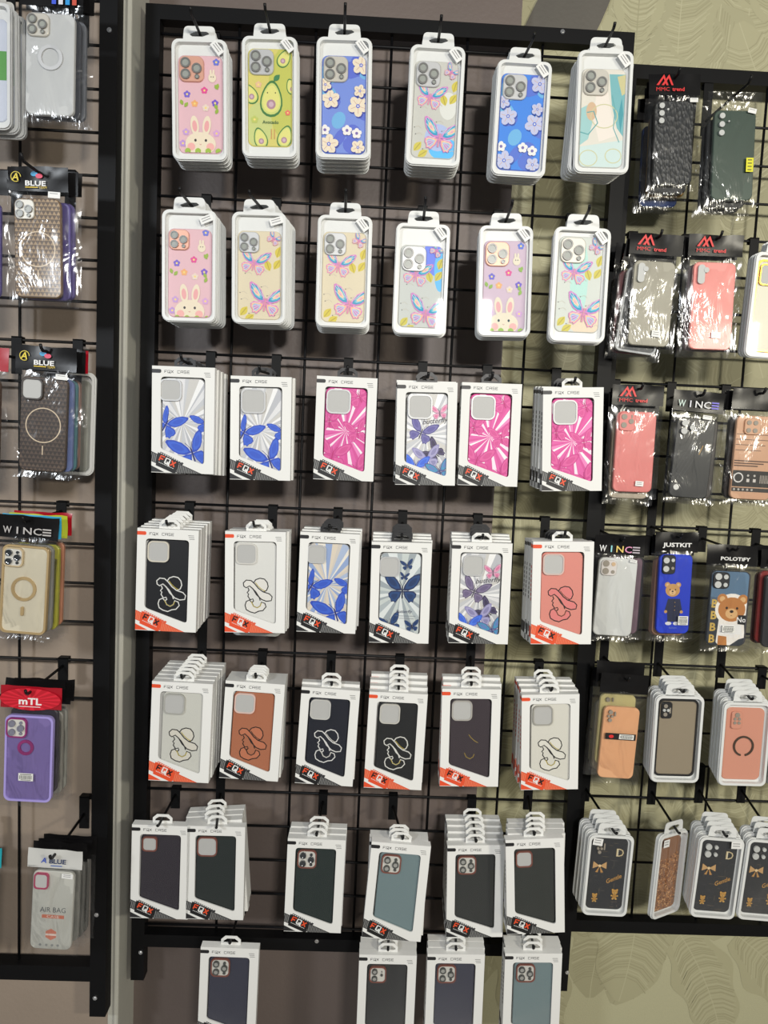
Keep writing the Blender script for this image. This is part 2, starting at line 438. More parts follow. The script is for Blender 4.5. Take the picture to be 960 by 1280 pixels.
def art_bunny(p, pale=False):
    for x, z, c in ((-.30, .22, (118, 98, 205)), (.09, .31, (225, 75, 150)), (-.13, .02, (240, 175, 110)), (.33, .04, (120, 85, 200)), (.36, .92, (110, 120, 215)), (-.33, -.60, (200, 160, 215)), (.36, -.62, (215, 165, 215)), (-.4, -.85, (190, 150, 215)), (.12, -.07, (235, 215, 200))):
        flower(p, x, z, 0.075, S(*c))
    for x, z, a in ((.36, .34, 1.2), (.40, .33, 2.2), (-.40, -.02, 1.9), (-.36, -.06, 0.9), (.38, -.1, 2.0), (.34, -.2, 1.1), (-.18, .62, 1.0)):
        leaf(p, x, z, a, 0.13, S(150, 180, 60))
    p.ell(.27, .58, .09, .10, CREAM); p.ell(.235, .70, .025, .06, CREAM); p.ell(.30, .70, .025, .06, CREAM)
    p.ell(.245, .60, .013, .013, S(60, 50, 50), n=6); p.ell(.295, .60, .013, .013, S(60, 50, 50), n=6)
    for x, r in ((-.13, .12), (.14, -.12)):
        p.ell(x, -.46, .095, .22, CREAM, r); p.ell(x, -.47, .055, .125, PINKC, r)
    p.ell(.0, -.86, .345, .26, CREAM, n=22)
    for x in (-.115, .12): p.ell(x, -.78, .028, .032, S(45, 38, 40), n=10)
    for x in (-.21, .22): p.ell(x, -.92, .09, .085, S(243, 178, 172))
    p.stroke([(-.02, -.86), (0, -.88), (.02, -.86)], .012, S(200, 120, 120))
    for k in range(9): leaf(p, -.46+k*.115, -1.06, 1.57+(-.5 if k % 2 else .5), 0.13, S(158, 190, 62))
def art_avocado(p):
    p.rect(-.5, .5, -1.1, 1.1, S(216, 205, 112)); p.ell(.3, .1, .35, 1.0, S(196, 198, 92)); p.ell(-.25, -.6, .3, .5, S(200, 208, 130))
    def avo(x, z, s, a=0.0, face=False):
        for k, c in ((1, (62, 122, 60)), (.86, (205, 214, 120)), (.74, (226, 222, 130))):
            o = []
            for t in range(20):
                u = t*2*math.pi/20; r = s*k*(1.0 if math.sin(u) < 0 else 1.0)
                X = r*0.62*math.cos(u)*(1-0.28*math.sin(u)); Z = r*math.sin(u)
                o.append((x+X*math.cos(a)-Z*math.sin(a), z+X*math.sin(a)+Z*math.cos(a)))
            p.poly(o, S(*c))
        p.ell(x+math.sin(a)*s*.3, z-math.cos(a)*s*.3, s*.26, s*.27, S(176, 138, 150)); p.ell(x+math.sin(a)*s*.3, z-math.cos(a)*s*.3, s*.14, s*.15, S(206, 176, 190))
        if face:
            for e in (-.09, .09): p.ell(x+e, z+.13, .014, .018, S(60, 70, 40), n=6)
    avo(.03, -.02, .40, -.05, True); avo(.32, .86, .22, -.5); avo(-.45, .08, .24, .5); avo(-.22, -.88, .24, .3); avo(.34, -.84, .26, -.3); avo(.48, .25, .18, .3)
    leaf(p, .08, .36, .8, .2, S(60, 130, 80))
    flower(p, -.26, .28, .07, S(232, 190, 150)); flower(p, -.35, -.48, .08, S(190, 200, 100)); flower(p, .40, -.32, .06, S(230, 120, 100))
    p.text('Avocado', 0.01, -.53, .075, S(70, 105, 60), bold=.02)
    p.stroke([(.03, -.68), (.03, -.90)], .02, S(205, 150, 90)); p.stroke([(.10, -.68), (.10, -.90)], .02, S(205, 150, 90))
def art_blue_floral(p, holo=False):
    p.rect(-.5, .5, -1.1, 1.1, S(116, 142, 220) if not holo else S(66, 130, 228))
    rnd = random.Random(3)
    for k in range(18): p.ell(rnd.uniform(-.5, .5), rnd.uniform(-1, .9), rnd.uniform(.08, .2), rnd.uniform(.1, .26), S(112, 178, 226) if k % 2 else S(88, 108, 208), rnd.random()*3)
    pet = S(236, 222, 198) if not holo else S(196, 196, 226)
    for x, z, s in ((-.30, .12, .19), (.32, -.02, .21), (.38, .86, .19), (-.33, -.86, .20), (.33, -.92, .15), (-.42, .42, .13), (.36, .30, .13)):
        for k in range(5):
            a = k*1.2566+x*7; p.ell(x+math.cos(a)*s*.62+.02, z+math.sin(a)*s*.62-.03, s*.50, s*.44, S(48, 62, 160), a, 10)
        for k in range(5):
            a = k*1.2566+x*7; p.ell(x+math.cos(a)*s*.62, z+math.sin(a)*s*.62, s*.50, s*.44, pet, a, 10)
            p.stroke([(x+math.cos(a)*s*.2, z+math.sin(a)*s*.2), (x+math.cos(a)*s*.8, z+math.sin(a)*s*.8)], .012, S(205, 170, 150))
        p.ell(x, z, s*.22, s*.22, S(90, 110, 210), n=8); p.ell(x, z, s*.1, s*.1, S(240, 235, 220), n=6)
    for x, z in ((.08, -.56), (-.42, -.56), (.30, -.62)): flower(p, x, z, .11, S(240, 236, 232), S(120, 100, 170))
RB = ((205, 125, 190), (60, 165, 200), (242, 205, 130))
RB2 = ((228, 140, 190), (245, 200, 130), (90, 180, 210))
def rainbow(p, x, z, s, rot):
    for mir in (-1, 1):
        for pts, cs in ((UW, ((214, 128, 196), (48, 150, 192), (96, 190, 212), (246, 206, 128), (232, 150, 180))), (LW, ((222, 130, 186), (245, 196, 140), (150, 190, 225), (190, 140, 200)))):
            for i, cc in enumerate(cs): wing(p, pts, 1.0-i*0.2, x, z, s, rot, mir, S(*cc))
            cx = sum(q[0] for q in pts)/len(pts); cz = sum(q[1] for q in pts)/len(pts)
            for t in range(5):
                q = pts[2+t]; a = [(mir*s*(q[0]*u), s*(q[1]*u)) for u in (.35, .93)]
                p.stroke([(x+u*math.cos(rot)-v*math.sin(rot), z+u*math.sin(rot)+v*math.cos(rot)) for u, v in a], s*.022, S(238, 214, 226))
    d = Vector((-math.sin(rot), math.cos(rot)))*s
    p.stroke([(x-d.x*.45, z-d.y*.45), (x+d.x*.25, z+d.y*.25)], s*.09, S(222, 140, 170))
def art_rainbow_butterflies(p, base=(222, 210, 180), glow=None):
    p.rect(-.5, .5, -1.1, 1.1, S(*base))
    if glow:
        for (x, z, rx, rz, c) in glow: p.ell(x, z, rx, rz, S(*c), n=20)
    for x, z, a in ((.33, .14, 1.0), (-.44, -.92, .9), (.40, .40, 1.3), (-.34, -1.04, .6), (.24, .1, 1.9)): leaf(p, x, z, a, .27, S(214, 196, 62), S(178, 158, 40))
    rnd = random.Random(9)
    for k in range(10):
        x = rnd.uniform(-.45, .45); z = rnd.uniform(-1, .2)
        p.stroke([(x, z), (x+.09, z+.03), (x+.16, z-.02)], .010, S(200, 190, 172)); p.ell(x, z, .014, .014, S(120, 110, 105), n=6)
    rainbow(p, -.13, .26, .36, -.22); rainbow(p, .14, -.62, .44, -.18); rainbow(p, .33, .82, .19, -.6)
def art_swirl(p):
    p.rect(-.5, .5, -1.1, 1.1, S(226, 218, 204)); p.poly([(.12, .95), (.5, .95), (.5, -.4), (.34, -.2), (.2, .3)], S(120, 178, 182))
    p.poly([(-.5, .2), (-.3, .3), (-.22, -.1), (-.3, -.45), (-.5, -.6)], S(160, 200, 198)); p.poly([(-.15, .6), (.1, .6), (.2, .1), (.35, -.35), (-.05, -.5), (-.2, .0)], S(238, 226, 214))
    p.poly([(-.5, -.62), (.5, -.45), (.5, -1.1), (-.5, -1.1)], S(206, 222, 218)); p.poly([(.3, .9), (.42, .5), (.5, .55), (.5, .95)], S(206, 196, 140))
    p.ell(-.25, .15, .12, .2, S(214, 178, 140)); p.poly([(.36, .1), (.42, .45), (.47, .1), (.42, -.3)], S(70, 150, 160))
    for x, z, r in ((-.28, -.86, .2), (.28, -.80, .18), (.04, .05, .3)):
        p.stroke([(x+r*math.cos(t*2*math.pi/20), z+r*.85*math.sin(t*2*math.pi/20)) for t in range(20)], .02, S(206, 200, 150), True)
    p.stroke([(-.5, -.3), (-.3, -.35), (-.1, -.1), (-.2, .15), (-.35, .12)], .025, S(90, 160, 160)); p.stroke([(.2, .5), (.28, .2), (.26, -.2), (.4, -.5)], .02, S(100, 165, 165))
SILVER = ((200, 202, 206), (226, 226, 228), (188, 190, 196), (242, 242, 242), (206, 204, 200))
BLUEW = ((44, 78, 190), (62, 104, 216), (54, 92, 204))
def art_rays_blue(p, warm=False, seed=1):
    rays(p, -.02, .0, SILVER if not warm else ((226, 214, 196), (150, 172, 214), (240, 234, 222), (176, 192, 220), (214, 206, 196)), 47, .8, seed)
    butterfly(p, .22, -.70, .50, .35, BLUEW, (30, 40, 110), (1.05, .75)); butterfly(p, -.40, -.05, .42, -.5, BLUEW, (30, 40, 110), (.5, .95)); butterfly(p, .52, .02, .30, .4, BLUEW, (30, 40, 110))
PINKW = ((204, 66, 144), (220, 92, 160), (210, 76, 148))
def art_rays_pink(p, seed=2):
    rays(p, .02, .0, ((220, 84, 162), (214, 74, 152), (246, 226, 238), (222, 92, 168), (212, 78, 154), (232, 130, 190), (240, 238, 240)), 49, .8, seed)
    butterfly(p, .30, -.02, .34, .2, PINKW, (190, 40, 120), (.9, .7)); butterfly(p, -.28, -.60, .42, -.2, PINKW, (190, 40, 120)); butterfly(p, .32, .84, .34, .4, PINKW, (190, 40, 120)); butterfly(p, .34, -.92, .34, .5, PINKW, (190, 40, 120)); butterfly(p, -.38, .22, .32, .1, PINKW, (190, 40, 120))
GREYW = ((92, 82, 112), (128, 116, 150), (110, 98, 134))
def art_violet_butterflies(p, seed=3, vivid=True):
    rays(p, -.02, .02, SILVER, 44, .8, seed)
    v = ((82, 78, 140), (116, 112, 172), (98, 92, 158)) if vivid else GREYW
    butterfly(p, -.14, .08, .36, -.35, v, (50, 45, 70)); butterfly(p, .20, -.40, .34, .9, ((52, 46, 74), (84, 76, 112), (60, 54, 84)), (40, 35, 55), (1, .8))
    butterfly(p, .02, -.55, .34, .15, ((150, 146, 190), (170, 166, 205), (140, 136, 180)), (80, 76, 110))
    butterfly(p, -.26, -.76, .33, -.1, ((52, 92, 210), (78, 124, 232), (60, 104, 220)), (40, 60, 150)); butterfly(p, .34, -.86, .32, .3, ((84, 92, 150), (70, 150, 190), (96, 130, 190)), (60, 60, 110))
    butterfly(p, .30, .56, .22, .1, ((196, 150, 176), (230, 160, 190), (214, 120, 160)), (90, 70, 90))
    p.text('butterfly', .20, .36, .16, S(52, 48, 60), .12, -.005, shear=.35)
def art_navy_butterfly(p):
    rays(p, .02, .05, ((178, 188, 192), (226, 232, 232), (160, 170, 176), (204, 212, 210)), 34, .6, 4)
    nv = ((30, 44, 88), (38, 74, 128), (28, 56, 104))
    butterfly(p, .06, .10, .46, .0, nv, (24, 28, 56)); butterfly(p, .16, .72, .16, .2, nv, (24, 28, 56)); butterfly(p, .10, .44, .12, -.1, nv, (24, 28, 56)); butterfly(p, -.22, -.76, .30, .3, nv, (24, 28, 56)); butterfly(p, .32, -.78, .18, .1, nv, (24, 28, 56))
    p.text('Butterfly', .12, -.42, .10, S(80, 86, 110), 0, 0, shear=.3); p.stroke([(-.1, -.52), (.4, -.52)], .01, S(120, 126, 140)); p.stroke([(.0, -.58), (.36, -.58)], .01, S(140, 140, 150))
BRIM = [(640,515),(655,500),(680,502),(700,520),(718,542),(742,560),(775,570),(789,585),(785,605),(760,609),(735,600),(708,575),(690,545),(672,530),(655,540),(643,532)]
CROWN = [(694,512),(704,497),(725,489),(748,493),(763,510),(768,532),(760,552),(744,560)]
FACE = [(664,540),(670,552),(660,566),(668,572),(664,584),(676,602),(690,598),(694,608),(684,618)]
NECK = [(686,542),(704,560),(722,588),(728,606)]
COLLAR = [(650,632),(656,612),(672,604),(684,616),(694,636),(712,644),(728,634),(734,614),(752,620),(758,638),(742,658),(720,662),(700,672),(676,666),(656,654)]
GOLD = [(682,612),(692,634),(712,644),(728,634),(734,618)]
BANDG = [(702,512),(716,530),(734,546),(752,556)]
def lady(p, line, fill=None, gold=(186, 168, 70), cx=.03, cz=-.28, k=.0047):
    def T(pts): return [(cx+(x-714)*k, cz-(y-580)*k) for x, y in pts]
    if fill:
        for q in (BRIM, CROWN, COLLAR): p.poly(T(q)[::-1], S(*fill))
    if line:
        for q, c in ((CROWN, False), (BRIM, True), (FACE, False), (NECK, False), (COLLAR, True)): p.stroke(T(q), .026, S(*line), c)
    p.stroke(T(GOLD), .020, S(*gold)); p.stroke(T(BANDG), .018, S(*gold))
def bear_head(p, x, z, s, fur=(190, 128, 70), muz=(222, 180, 126)):
    for m in (-1, 1): p.ell(x+m*s*.75, z+s*.75, s*.38, s*.38, S(*fur)); p.ell(x+m*s*.75, z+s*.75, s*.2, s*.2, S(*muz))
    p.ell(x, z, s, s*.9, S(*fur), n=22); p.ell(x, z-s*.3, s*.45, s*.38, S(*muz))
    p.ell(x, z-s*.15, s*.15, s*.11, S(40, 30, 30), n=8); p.stroke([(x-.02, z-s*.48), (x, z-s*.42), (x+.02, z-s*.48)], .012, S(70, 40, 30))
    for m in (-1, 1): p.ell(x+m*s*.38, z+s*.1, s*.09, s*.1, S(30, 24, 24), n=8)
def art_bear_suit(p):
    p.rect(-.5, .5, -1.2, 1.2, S(28, 60, 200))
    bear_head(p, -.06, .12, .22, (206, 158, 96), (228, 190, 140))
    p.poly([(-.19, -.14), (-.27, -.5), (-.2, -.52), (-.17, -.85), (.17, -.85), (.2, -.52), (.26, -.5), (.18, -.14)], S(36, 42, 72)); p.stroke([(0, -.14), (0, -.84)], .012, S(20, 24, 44))
    for z in (-.25, -.37, -.49): p.ell(.03, z, .014, .014, S(190, 150, 80), n=6)
    for m in (-1, 1): p.ell(m*.24, -.54, .05, .05, S(206, 158, 96), n=8); p.ell(m*.12-.02, -.90, .10, .055, S(225, 225, 230), n=10)
    p.text('fashion', 0, -1.03, .06, S(120, 140, 210))
def art_bear_boy(p):
    p.rect(-.5, .5, -1.2, 1.2, S(56, 62, 70)); p.poly([(-.5, .1), (.5, .1), (.5, 1.2), (-.5, 1.2)], S(92, 122, 150)); p.poly([(-.5, .1), (.5, -.05), (.5, .2), (-.5, .3)], S(80, 100, 122))
    for k in range(4): p.text('B', -.36, .12-.31*k, .22, S(208, 176, 92), bold=.03)
    p.ell(.1, -.02, .44, .42, S(245, 240, 232), n=22); p.poly([(-.22, -.3), (.45, -.35), (.5, -.75), (.35, -.8), (-.05, -1.1), (-.25, -.9)], S(240, 236, 230))
    bear_head(p, .1, -.02, .36); p.poly([(-.18, -.42), (.38, -.42), (.42, -.66), (-.2, -.7)], S(238, 238, 238)); p.poly([(-.2, -.72), (.02, -.74), (.06, -1.05), (-.2, -1.05)], S(190, 128, 70))
    p.poly([(.28, -.16), (.58, -.16), (.58, -.42), (.28, -.40)], S(28, 28, 32)); p.text('Nov', .42, -.28, .14, S(238, 238, 238), bold=.02); p.text('BOY', .28, -.70, .13, S(240, 240, 240), -.05, .02)
def art_tweed(p, seed=5):
    rnd = random.Random(seed)
    for k in range(46):
        z = rnd.uniform(-1.0, .95); x = rnd.uniform(-.5, .4); L = rnd.uniform(.04, .22); c = rnd.choice(((92, 88, 84), (70, 70, 72), (112, 100, 80), (60, 62, 66)))
        if k % 3: p.rect(x, x+L, z, z+.009, S(*c))
        else: p.rect(x, x+.009, z, z+L, S(*c))
    g = (196, 150, 84)
    p.text('D', .30, .62, .22, S(205, 188, 150), 0, .0); p.stroke([(.24, .52), (.24, .72)], .02, S(230, 220, 190))
    for m in (-1, 1): p.poly([(-.22, .22), (-.22+m*.18, .34), (-.22+m*.19, .14)] if m > 0 else [(-.22, .22), (-.41, .14), (-.40, .34)], S(200, 160, 110)); p.poly([(-.22, .22), (-.22+m*.11, .04), (-.22+m*.04, .03)], S(186, 140, 84))
    p.ell(-.22, .22, .04, .04, S(230, 205, 160), n=8)
    p.text('Gentle', .2, -.12, .12, S(*g), .45, .01, shear=.3)
    for x, z, s in ((-.28, -.70, .065), (.26, -.58, .08)):
        bear_head(p, x, z+s, s, (190, 142, 70), (216, 176, 104)); p.ell(x, z-s*.5, s*.75, s*.85, S(176, 130, 64)); p.ell(x-s, z-s*.3, s*.3, s*.3, S(206, 164, 92), n=7); p.ell(x+s, z-s*.3, s*.3, s*.3, S(206, 164, 92), n=7)
        for m in (-1, 1): p.ell(x+m*s*.55, z-s*1.4, s*.4, s*.3, S(206, 164, 92), n=7)
def art_weave(p, a=(70, 54, 42), b=(150, 124, 92), ring=(226, 206, 176), n=11):
    p.rect(-.5, .5, -1.2, 1.2, S(*a)); s = 1.0/n; p.layer += 1
    for i in range(n+1):
        for j in range(int(2.4/s)):
            x = -.5+(i+(.5 if j % 2 else 0))*s-s/2; z = -1.2+j*s
            p.poly([(x, z), (x+s, z), (x+s/2, z+s*.85)], S(*b), True)
    r = .37; p.stroke([(r*math.cos(t*2*math.pi/36), -.02+r*math.sin(t*2*math.pi/36)) for t in range(36)], .022, S(*ring), True); p.stroke([(0, -.46), (0, -.66)], .022, S(*ring))
def art_airbag(p):
    p.text('AIR BAG', .02, .02, .13, S(90, 96, 100), width=.62); p.rect(-.24, .30, -.20, -.11, S(206, 122, 98)); p.text('CASE', .03, -.155, .06, S(235, 225, 215), width=.3)
    p.poly([(0+.15*math.cos(t*math.pi/3+.52), -.62+.15*math.sin(t*math.pi/3+.52)) for t in range(6)], S(214, 134, 112)); p.rect(-.13, .13, -.65, -.60, S(238, 220, 210))
    for x in (-.25, -.1, .04, .18): p.ell(x, -.90, .035, .035, S(150, 152, 150), n=6)
def art_card(p):
    for k in range(4): p.rect(-.48, .46-.1*k, .56-.13*k, .575-.13*k, S(88, 62, 50))
    for k in range(3): p.rect(-.48, .40-.14*k, -.10-.06*k, -.07-.06*k, S(88, 62, 50))
    p.rect(-.5, .5, -.72, -.32, S(24, 22, 22)); p.rect(-.5, .5, -.84, -.745, S(50, 46, 44))
    p.stroke([(-.34+.11*math.cos(t*2*math.pi/16), -.50+.11*math.sin(t*2*math.pi/16)) for t in range(16)], .03, S(225, 222, 220), True)
    for x in (-.13, .03): p.rect(x, x+.07, -.60, -.52, S(215, 210, 205)); p.ell(x+.03, -.44, .03, .03, S(200, 196, 190), n=6)
    for k in range(7): p.rect(.2+k*.04, .215+k*.04, -.62, -.42, S(190, 180, 170))
    for k in range(5): p.ell(-.42+k*.11, -.79, .03, .03, S(180, 176, 170), n=7)
def barcode(p, x, z, w_, h_, tilt=0.0):
    p.rect(x-w_/2, x+w_/2, z-h_/2, z+h_/2, S(236, 236, 230)); t = x-w_*.42
    rnd = random.Random(int(x*977+z*131)); p.layer += 1
    while t < x+w_*.40:
        d = rnd.uniform(.012, .04)*w_*1.2
        p.poly([(t, z-h_*.28), (t+d, z-h_*.28), (t+d, z+h_*.2), (t, z+h_*.2)], S(40, 40, 42), True); t += d*2
    p.rect(x-w_*.38, x+w_*.38, z+h_*.28, z+h_*.38, S(90, 90, 90)); p.rect(x-w_*.34, x+w_*.34, z-h_*.42, z-h_*.34, S(90, 90, 90))

# ------------------------------------------------------------------ phone case (a part): body, print, camera pieces as its children
def disc(r, n=16, cx=0.0, cz=0.0): return [(cx+r*math.cos(t*2*math.pi/n), cz+r*math.sin(t*2*math.pi/n)) for t in range(n)]
def phone_case(parent, w_, h_, body, art=None, artmat=None, cam=None, loc=(0, 0, 0), rot=0.0, r=0.011, thick=0.009, key=None, rim=None):
    """loc is the centre of the front face; cam is a list of pieces"""
    me = cached(('case', w_, h_, body.name, r), lambda: (lambda m: (m.prism(rr(w_, h_, r, 5), 0.0, thick, 0.0012, 0.0012), m.mesh('phone_case', body))[1])(MB()))
    c = obj('phone_case', me, parent, loc)
    if rot: c.rotation_euler = (0, rot, 0)
    if rim:
        m = MB(); m.ring(rr(w_+0.001, h_+0.001, r, 5), rr(w_-0.006, h_-0.006, r-0.002, 5), -0.0024, thick*0.8); m.build('bumper_rim', rim, c)
    if art:
        def mk():
            p = Print(w_, rr(w_-0.0026, h_-0.0026, r-0.001, 5)); art(p); return p.mesh('case_print', artmat or PRINT, -0.0001)
        obj('case_print', cached(('art', key or art.__name__, w_, h_, (artmat or PRINT).name), mk), c)
    for piece in (cam or []): camera_piece(c, w_, h_, *piece)
    return c
def camera_piece(c, w_, h_, kind, x, z, s, m1=None, m2=None, s2=None):
    """x, z: centre from the case's top left corner in metres (z down); s: size"""
    X = -w_/2+x; Z = h_/2-z; s2 = s2 or s
    def put(name, key, mk, y=0.0): obj(name, cached(key, mk), c, (X, y, Z))
    if kind == 'cut':                     # square opening with a raised rim
        rr_ = min(s, s2)*0.24
        def mk(): m = MB(); m.ring(rr(s, s2, rr_), rr(s-.0048, s2-.0048, rr_*0.85), -0.0045, 0.0); return m.mesh('camera_frame', m1)
        put('camera_frame', ('cut', s, s2, m1.name), mk)
        def mk2(): m = MB(); m.prism(rr(s-.0045, s2-.0045, rr_*0.85), -0.0031, -0.002); return m.mesh('camera_opening', m2 or INNER)
        put('camera_opening', ('open', s, s2, (m2 or INNER).name), mk2)
    elif kind == 'plate':                 # raised plate
        def mk(): m = MB(); m.prism(rr(s, s2, min(s, s2)*0.25), -0.0042, 0.0, 0.0010, 0.0010); return m.mesh('camera_plate', m1)
        put('camera_plate', ('plate', s, s2, m1.name), mk)
    elif kind == 'hole':                  # round opening
        def mk(): m = MB(); m.prism(disc(s/2), -0.0056, -0.002); return m.mesh('lens_opening', m1 or INNER)
        put('lens_opening', ('hole', s, (m1 or INNER).name), mk)
    elif kind == 'lens':                  # dark lens with a bright ring
        def mk(): m = MB(); m.ring(disc(s/2), disc(s*0.34), -0.0074, -0.002); return m.mesh('lens_ring', m1)
        put('lens_ring', ('lr', s, m1.name), mk)
        def mk2(): m = MB(); m.prism(disc(s*0.35), -0.0062, -0.002); return m.mesh('lens', m2)
        put('lens', ('ln', s, m2.name), mk2)
    elif kind == 'slot':                  # upright oval opening
        def mk(): m = MB(); m.prism(rr(s, s2, min(s, s2)*0.45), -0.0048, -0.002); return m.mesh('camera_opening', m1 or INNER)
        put('camera_opening', ('slot', s, s2, (m1 or INNER).name), mk)
    elif kind == 'ring':                  # magnet ring on the back, open at the bottom when m2 is set
        n = 40; g = 3 if m2 else 0
        def mk():
            m = MB(); a = [(-math.pi/2)+(t+g/2)*2*math.pi/n for t in range(n-g+1)]
            for t in range(len(a)-1):
                m.prism([(s/2*math.cos(a[t]), s/2*math.sin(a[t])), (s/2*math.cos(a[t+1]), s/2*math.sin(a[t+1])), (s2/2*math.cos(a[t+1]), s2/2*math.sin(a[t+1])), (s2/2*math.cos(a[t]), s2/2*math.sin(a[t]))], -0.0026, 0.0)
            return m.mesh('magnet_ring', m1)
        put('magnet_ring', ('ring', s, s2, m1.name, g), mk)
CHROME = mat('chrome_frame', S(200, 201, 202), 0.42, 0.3)
ROSE = mat('rose_gold', S(228, 172, 150), 0.4, 0.3)
PALE_METAL = mat('pale_metal', S(204, 200, 190), 0.42, 0.3)
COPPER = mat('copper_rim', S(134, 84, 74), 0.4, 0.15)
GLASSY = mat('lens_smoke', S(158, 162, 156), 0.3, 0.0, 0.1)
DARKLENS = mat('lens_dark', S(52, 56, 60), 0.1, 0.0, 0.8)
LENSPLATE = mat('lens_plate', S(214, 212, 205), 0.3)
LENSRING = mat('lens_ring_grey', S(128, 128, 126), .35, .3)
LENSMID = mat('lens_middle', S(160, 160, 156), .3)
LENSGREY = mat('lens_grey', S(84, 86, 84), 0.35, 0.1)
def cm(r, g, b, rough=0.42, metal=0.0, coat=0.0): return mat('case_%d_%d_%d' % (r, g, b), S(r, g, b), max(rough, .40), metal, min(coat, .05))

def cam_clear(frame, s=0.044, x=None, z=None):
    x = x or s/2+.003; z = z or s/2+.003
    d = s*0.24
    return [('plate', x, z, s, frame)]+[('lens', x+a*d, z+b*d, s*0.40, LENSRING, GLASSY) for a, b in ((-.95, -.9), (-.95, .95), (.95, 0))]+[('lens', x+d*1.0, z+d*1.35, s*0.18, LENSRING, GLASSY)]
def cam_lens(rim, s=0.038, x=0.0225, z=0.0225, two=False, dark=LENSGREY):
    d = s*0.23; L = [('cut', x, z, s, rim, LENSPLATE)]
    if two: return L+[('lens', x-d*.8, z+b*d*.95, s*.33, dark, LENSMID) for b in (-1, 1)]+[('hole', x+d, z, s*.15, dark), ('hole', x+d, z-d*.9, s*.06, dark)]
    return L+[('lens', x+a*d, z+b*d, s*.33, dark, LENSMID if dark is LENSGREY else dark) for a, b in ((-.9, -.95), (-.9, .95), (.95, 0))]+[('hole', x+d*.95, z-d*1.15, s*.15, dark), ('hole', x+d*.95, z+d*1.2, s*.15, dark)]
def cam_cut(rim, s=0.042, x=None, z=None, s2=None): return [('cut', x or s/2+0.0025, z or s/2+0.003, s, rim, None, s2)]

# ------------------------------------------------------------------ hanging stack placement
ORD = ['', 'second', 'third', 'fourth', 'fifth', 'sixth', 'seventh']
def pose(quad, W, H, ylo, yhi):
    """depth, centre and in-plane tilt of a W x H face from its four photo corners"""
    TL, TR, BL, BR = quad
    Y = (ylo+yhi)/2
    for it in range(6):
        P = [at(*c, Y) for c in quad]
        wd = ((P[1]-P[0]).length+(P[3]-P[2]).length)/2; hg = ((P[0]-P[2]).length+(P[1]-P[3]).length)/2
        s = math.sqrt((W*H)/(wd*hg)); Y = min(yhi, max(ylo, CAM.y+(Y-CAM.y)*s))
    P = [at(*c, Y) for c in quad]; C = (P[0]+P[1]+P[2]+P[3])/4
    u = (P[0]+P[1]-P[2]-P[3])/2
    return Y, C, math.atan2(u.x, u.z)
def root_at(name, C, tilt, H, yaw=0.0, pitch=0.0):
    """root at the bottom centre of the face whose centre is C"""
    e = Euler((pitch, tilt, yaw), 'XYZ'); R = e.to_matrix()
    return empty(name, C-R @ Vector((0, 0, H/2)), e), R
WIRES = {'m': (0.0, ZC), 'l': (YLR, ZL), 'r': (YRR, [zr+k*PZ for k in range(-14, 9)])}
def hook(rackkey, slot_front, slot_back, ext, label, up=0.010):
    """bracket over a grid wire, rod through the slots, tip bent up"""
    Yr, zs = WIRES[rackkey]
    d = (slot_back-slot_front); d = d if d.length > 0.004 else Vector((0, 1, 0))
    d = Vector((d.x/d.y, 1.0, d.z/d.y)) if abs(d.y) > 1e-4 else Vector((0, 1, 0))
    d.x = max(-.14, min(.14, d.x)); d.z = max(-.12, min(.12, d.z))
    base = slot_front+d*((Yr-0.010)-slot_front.y)
    above = [z for z in zs if z > base.z+0.004]; zw = min(above) if above else max(zs)
    if zw - base.z > 0.09: zw = base.z+0.03
    r = empty('wall_hook', (base.x, Yr-0.004, min(base.z, zw)-0.03)); tag(r, label, 'hook', 'black prong hooks on the racks'); o = r.location
    m = MB(); m.box(-0.0095, 0.0095, -0.0075, -0.0045, 0, zw+0.005-o.z); m.box(-0.0095, 0.0095, -0.0075, 0.008, zw+0.0035-o.z, zw+0.006-o.z); m.box(-0.0095, 0.0095, 0.0055, 0.008, zw-0.006-o.z, zw+0.0035-o.z)
    m.build('bracket', BLACK, r)
    tip = slot_front-d*ext
    m = MB(); m.tube([base-o, slot_front-o, tip-o, tip-d*0.006+Vector((0, 0, up*0.45))-o, tip-d*0.009+Vector((0, 0, up))-o], 0.0026, 8); m.build('prong', WIRE, r, True)
    return r

# ------------------------------------------------------------------ FQX window boxes
BW, BH, BT = 0.1147, 0.1956, 0.0185
def fx(f): return (f-0.5)*BW
def fz(f): return (1-f)*BH
WINDOW = rounded([(fx(.142), fz(.775)), (fx(.848), fz(.915)), (fx(.848), fz(.098)), (fx(.142), fz(.098))], 0.0075, 5)
def box_shell():
    bm = bmesh.new()
    out = [(-BW/2, 0.0), (BW/2, 0.0), (BW/2, BH), (-BW/2, BH)]
    ov = [bm.verts.new((x, 0, z)) for x, z in out]; iv = [bm.verts.new((x, 0, z)) for x, z in WINDOW]; jv = [bm.verts.new((x, 0.0028, z)) for x, z in WINDOW]
    E_ = [bm.edges.new((L[i], L[(i+1) % len(L)])) for L in (ov, iv) for i in range(len(L))]
    bmesh.ops.triangle_fill(bm, use_beauty=True, use_dissolve=False, edges=E_)
    n = len(iv)
    for i in range(n): bm.faces.new((iv[i], jv[i], jv[(i+1) % n], iv[(i+1) % n]))
    bv = [bm.verts.new((x, BT, z)) for x, z in out]
    for i in range(4): bm.faces.new((ov[i], ov[(i+1) % 4], bv[(i+1) % 4], bv[i]))
    bm.faces.new(bv)
    me = bpy.data.meshes.new('box'); bm.to_mesh(me); bm.free(); me.materials.append(CARD); me.update()
    return me
BOX_OPEN = box_shell()
m = MB(); m.box(-BW/2, BW/2, 0, BT, 0, BH); BOX_SHUT = m.mesh('box', CARD)
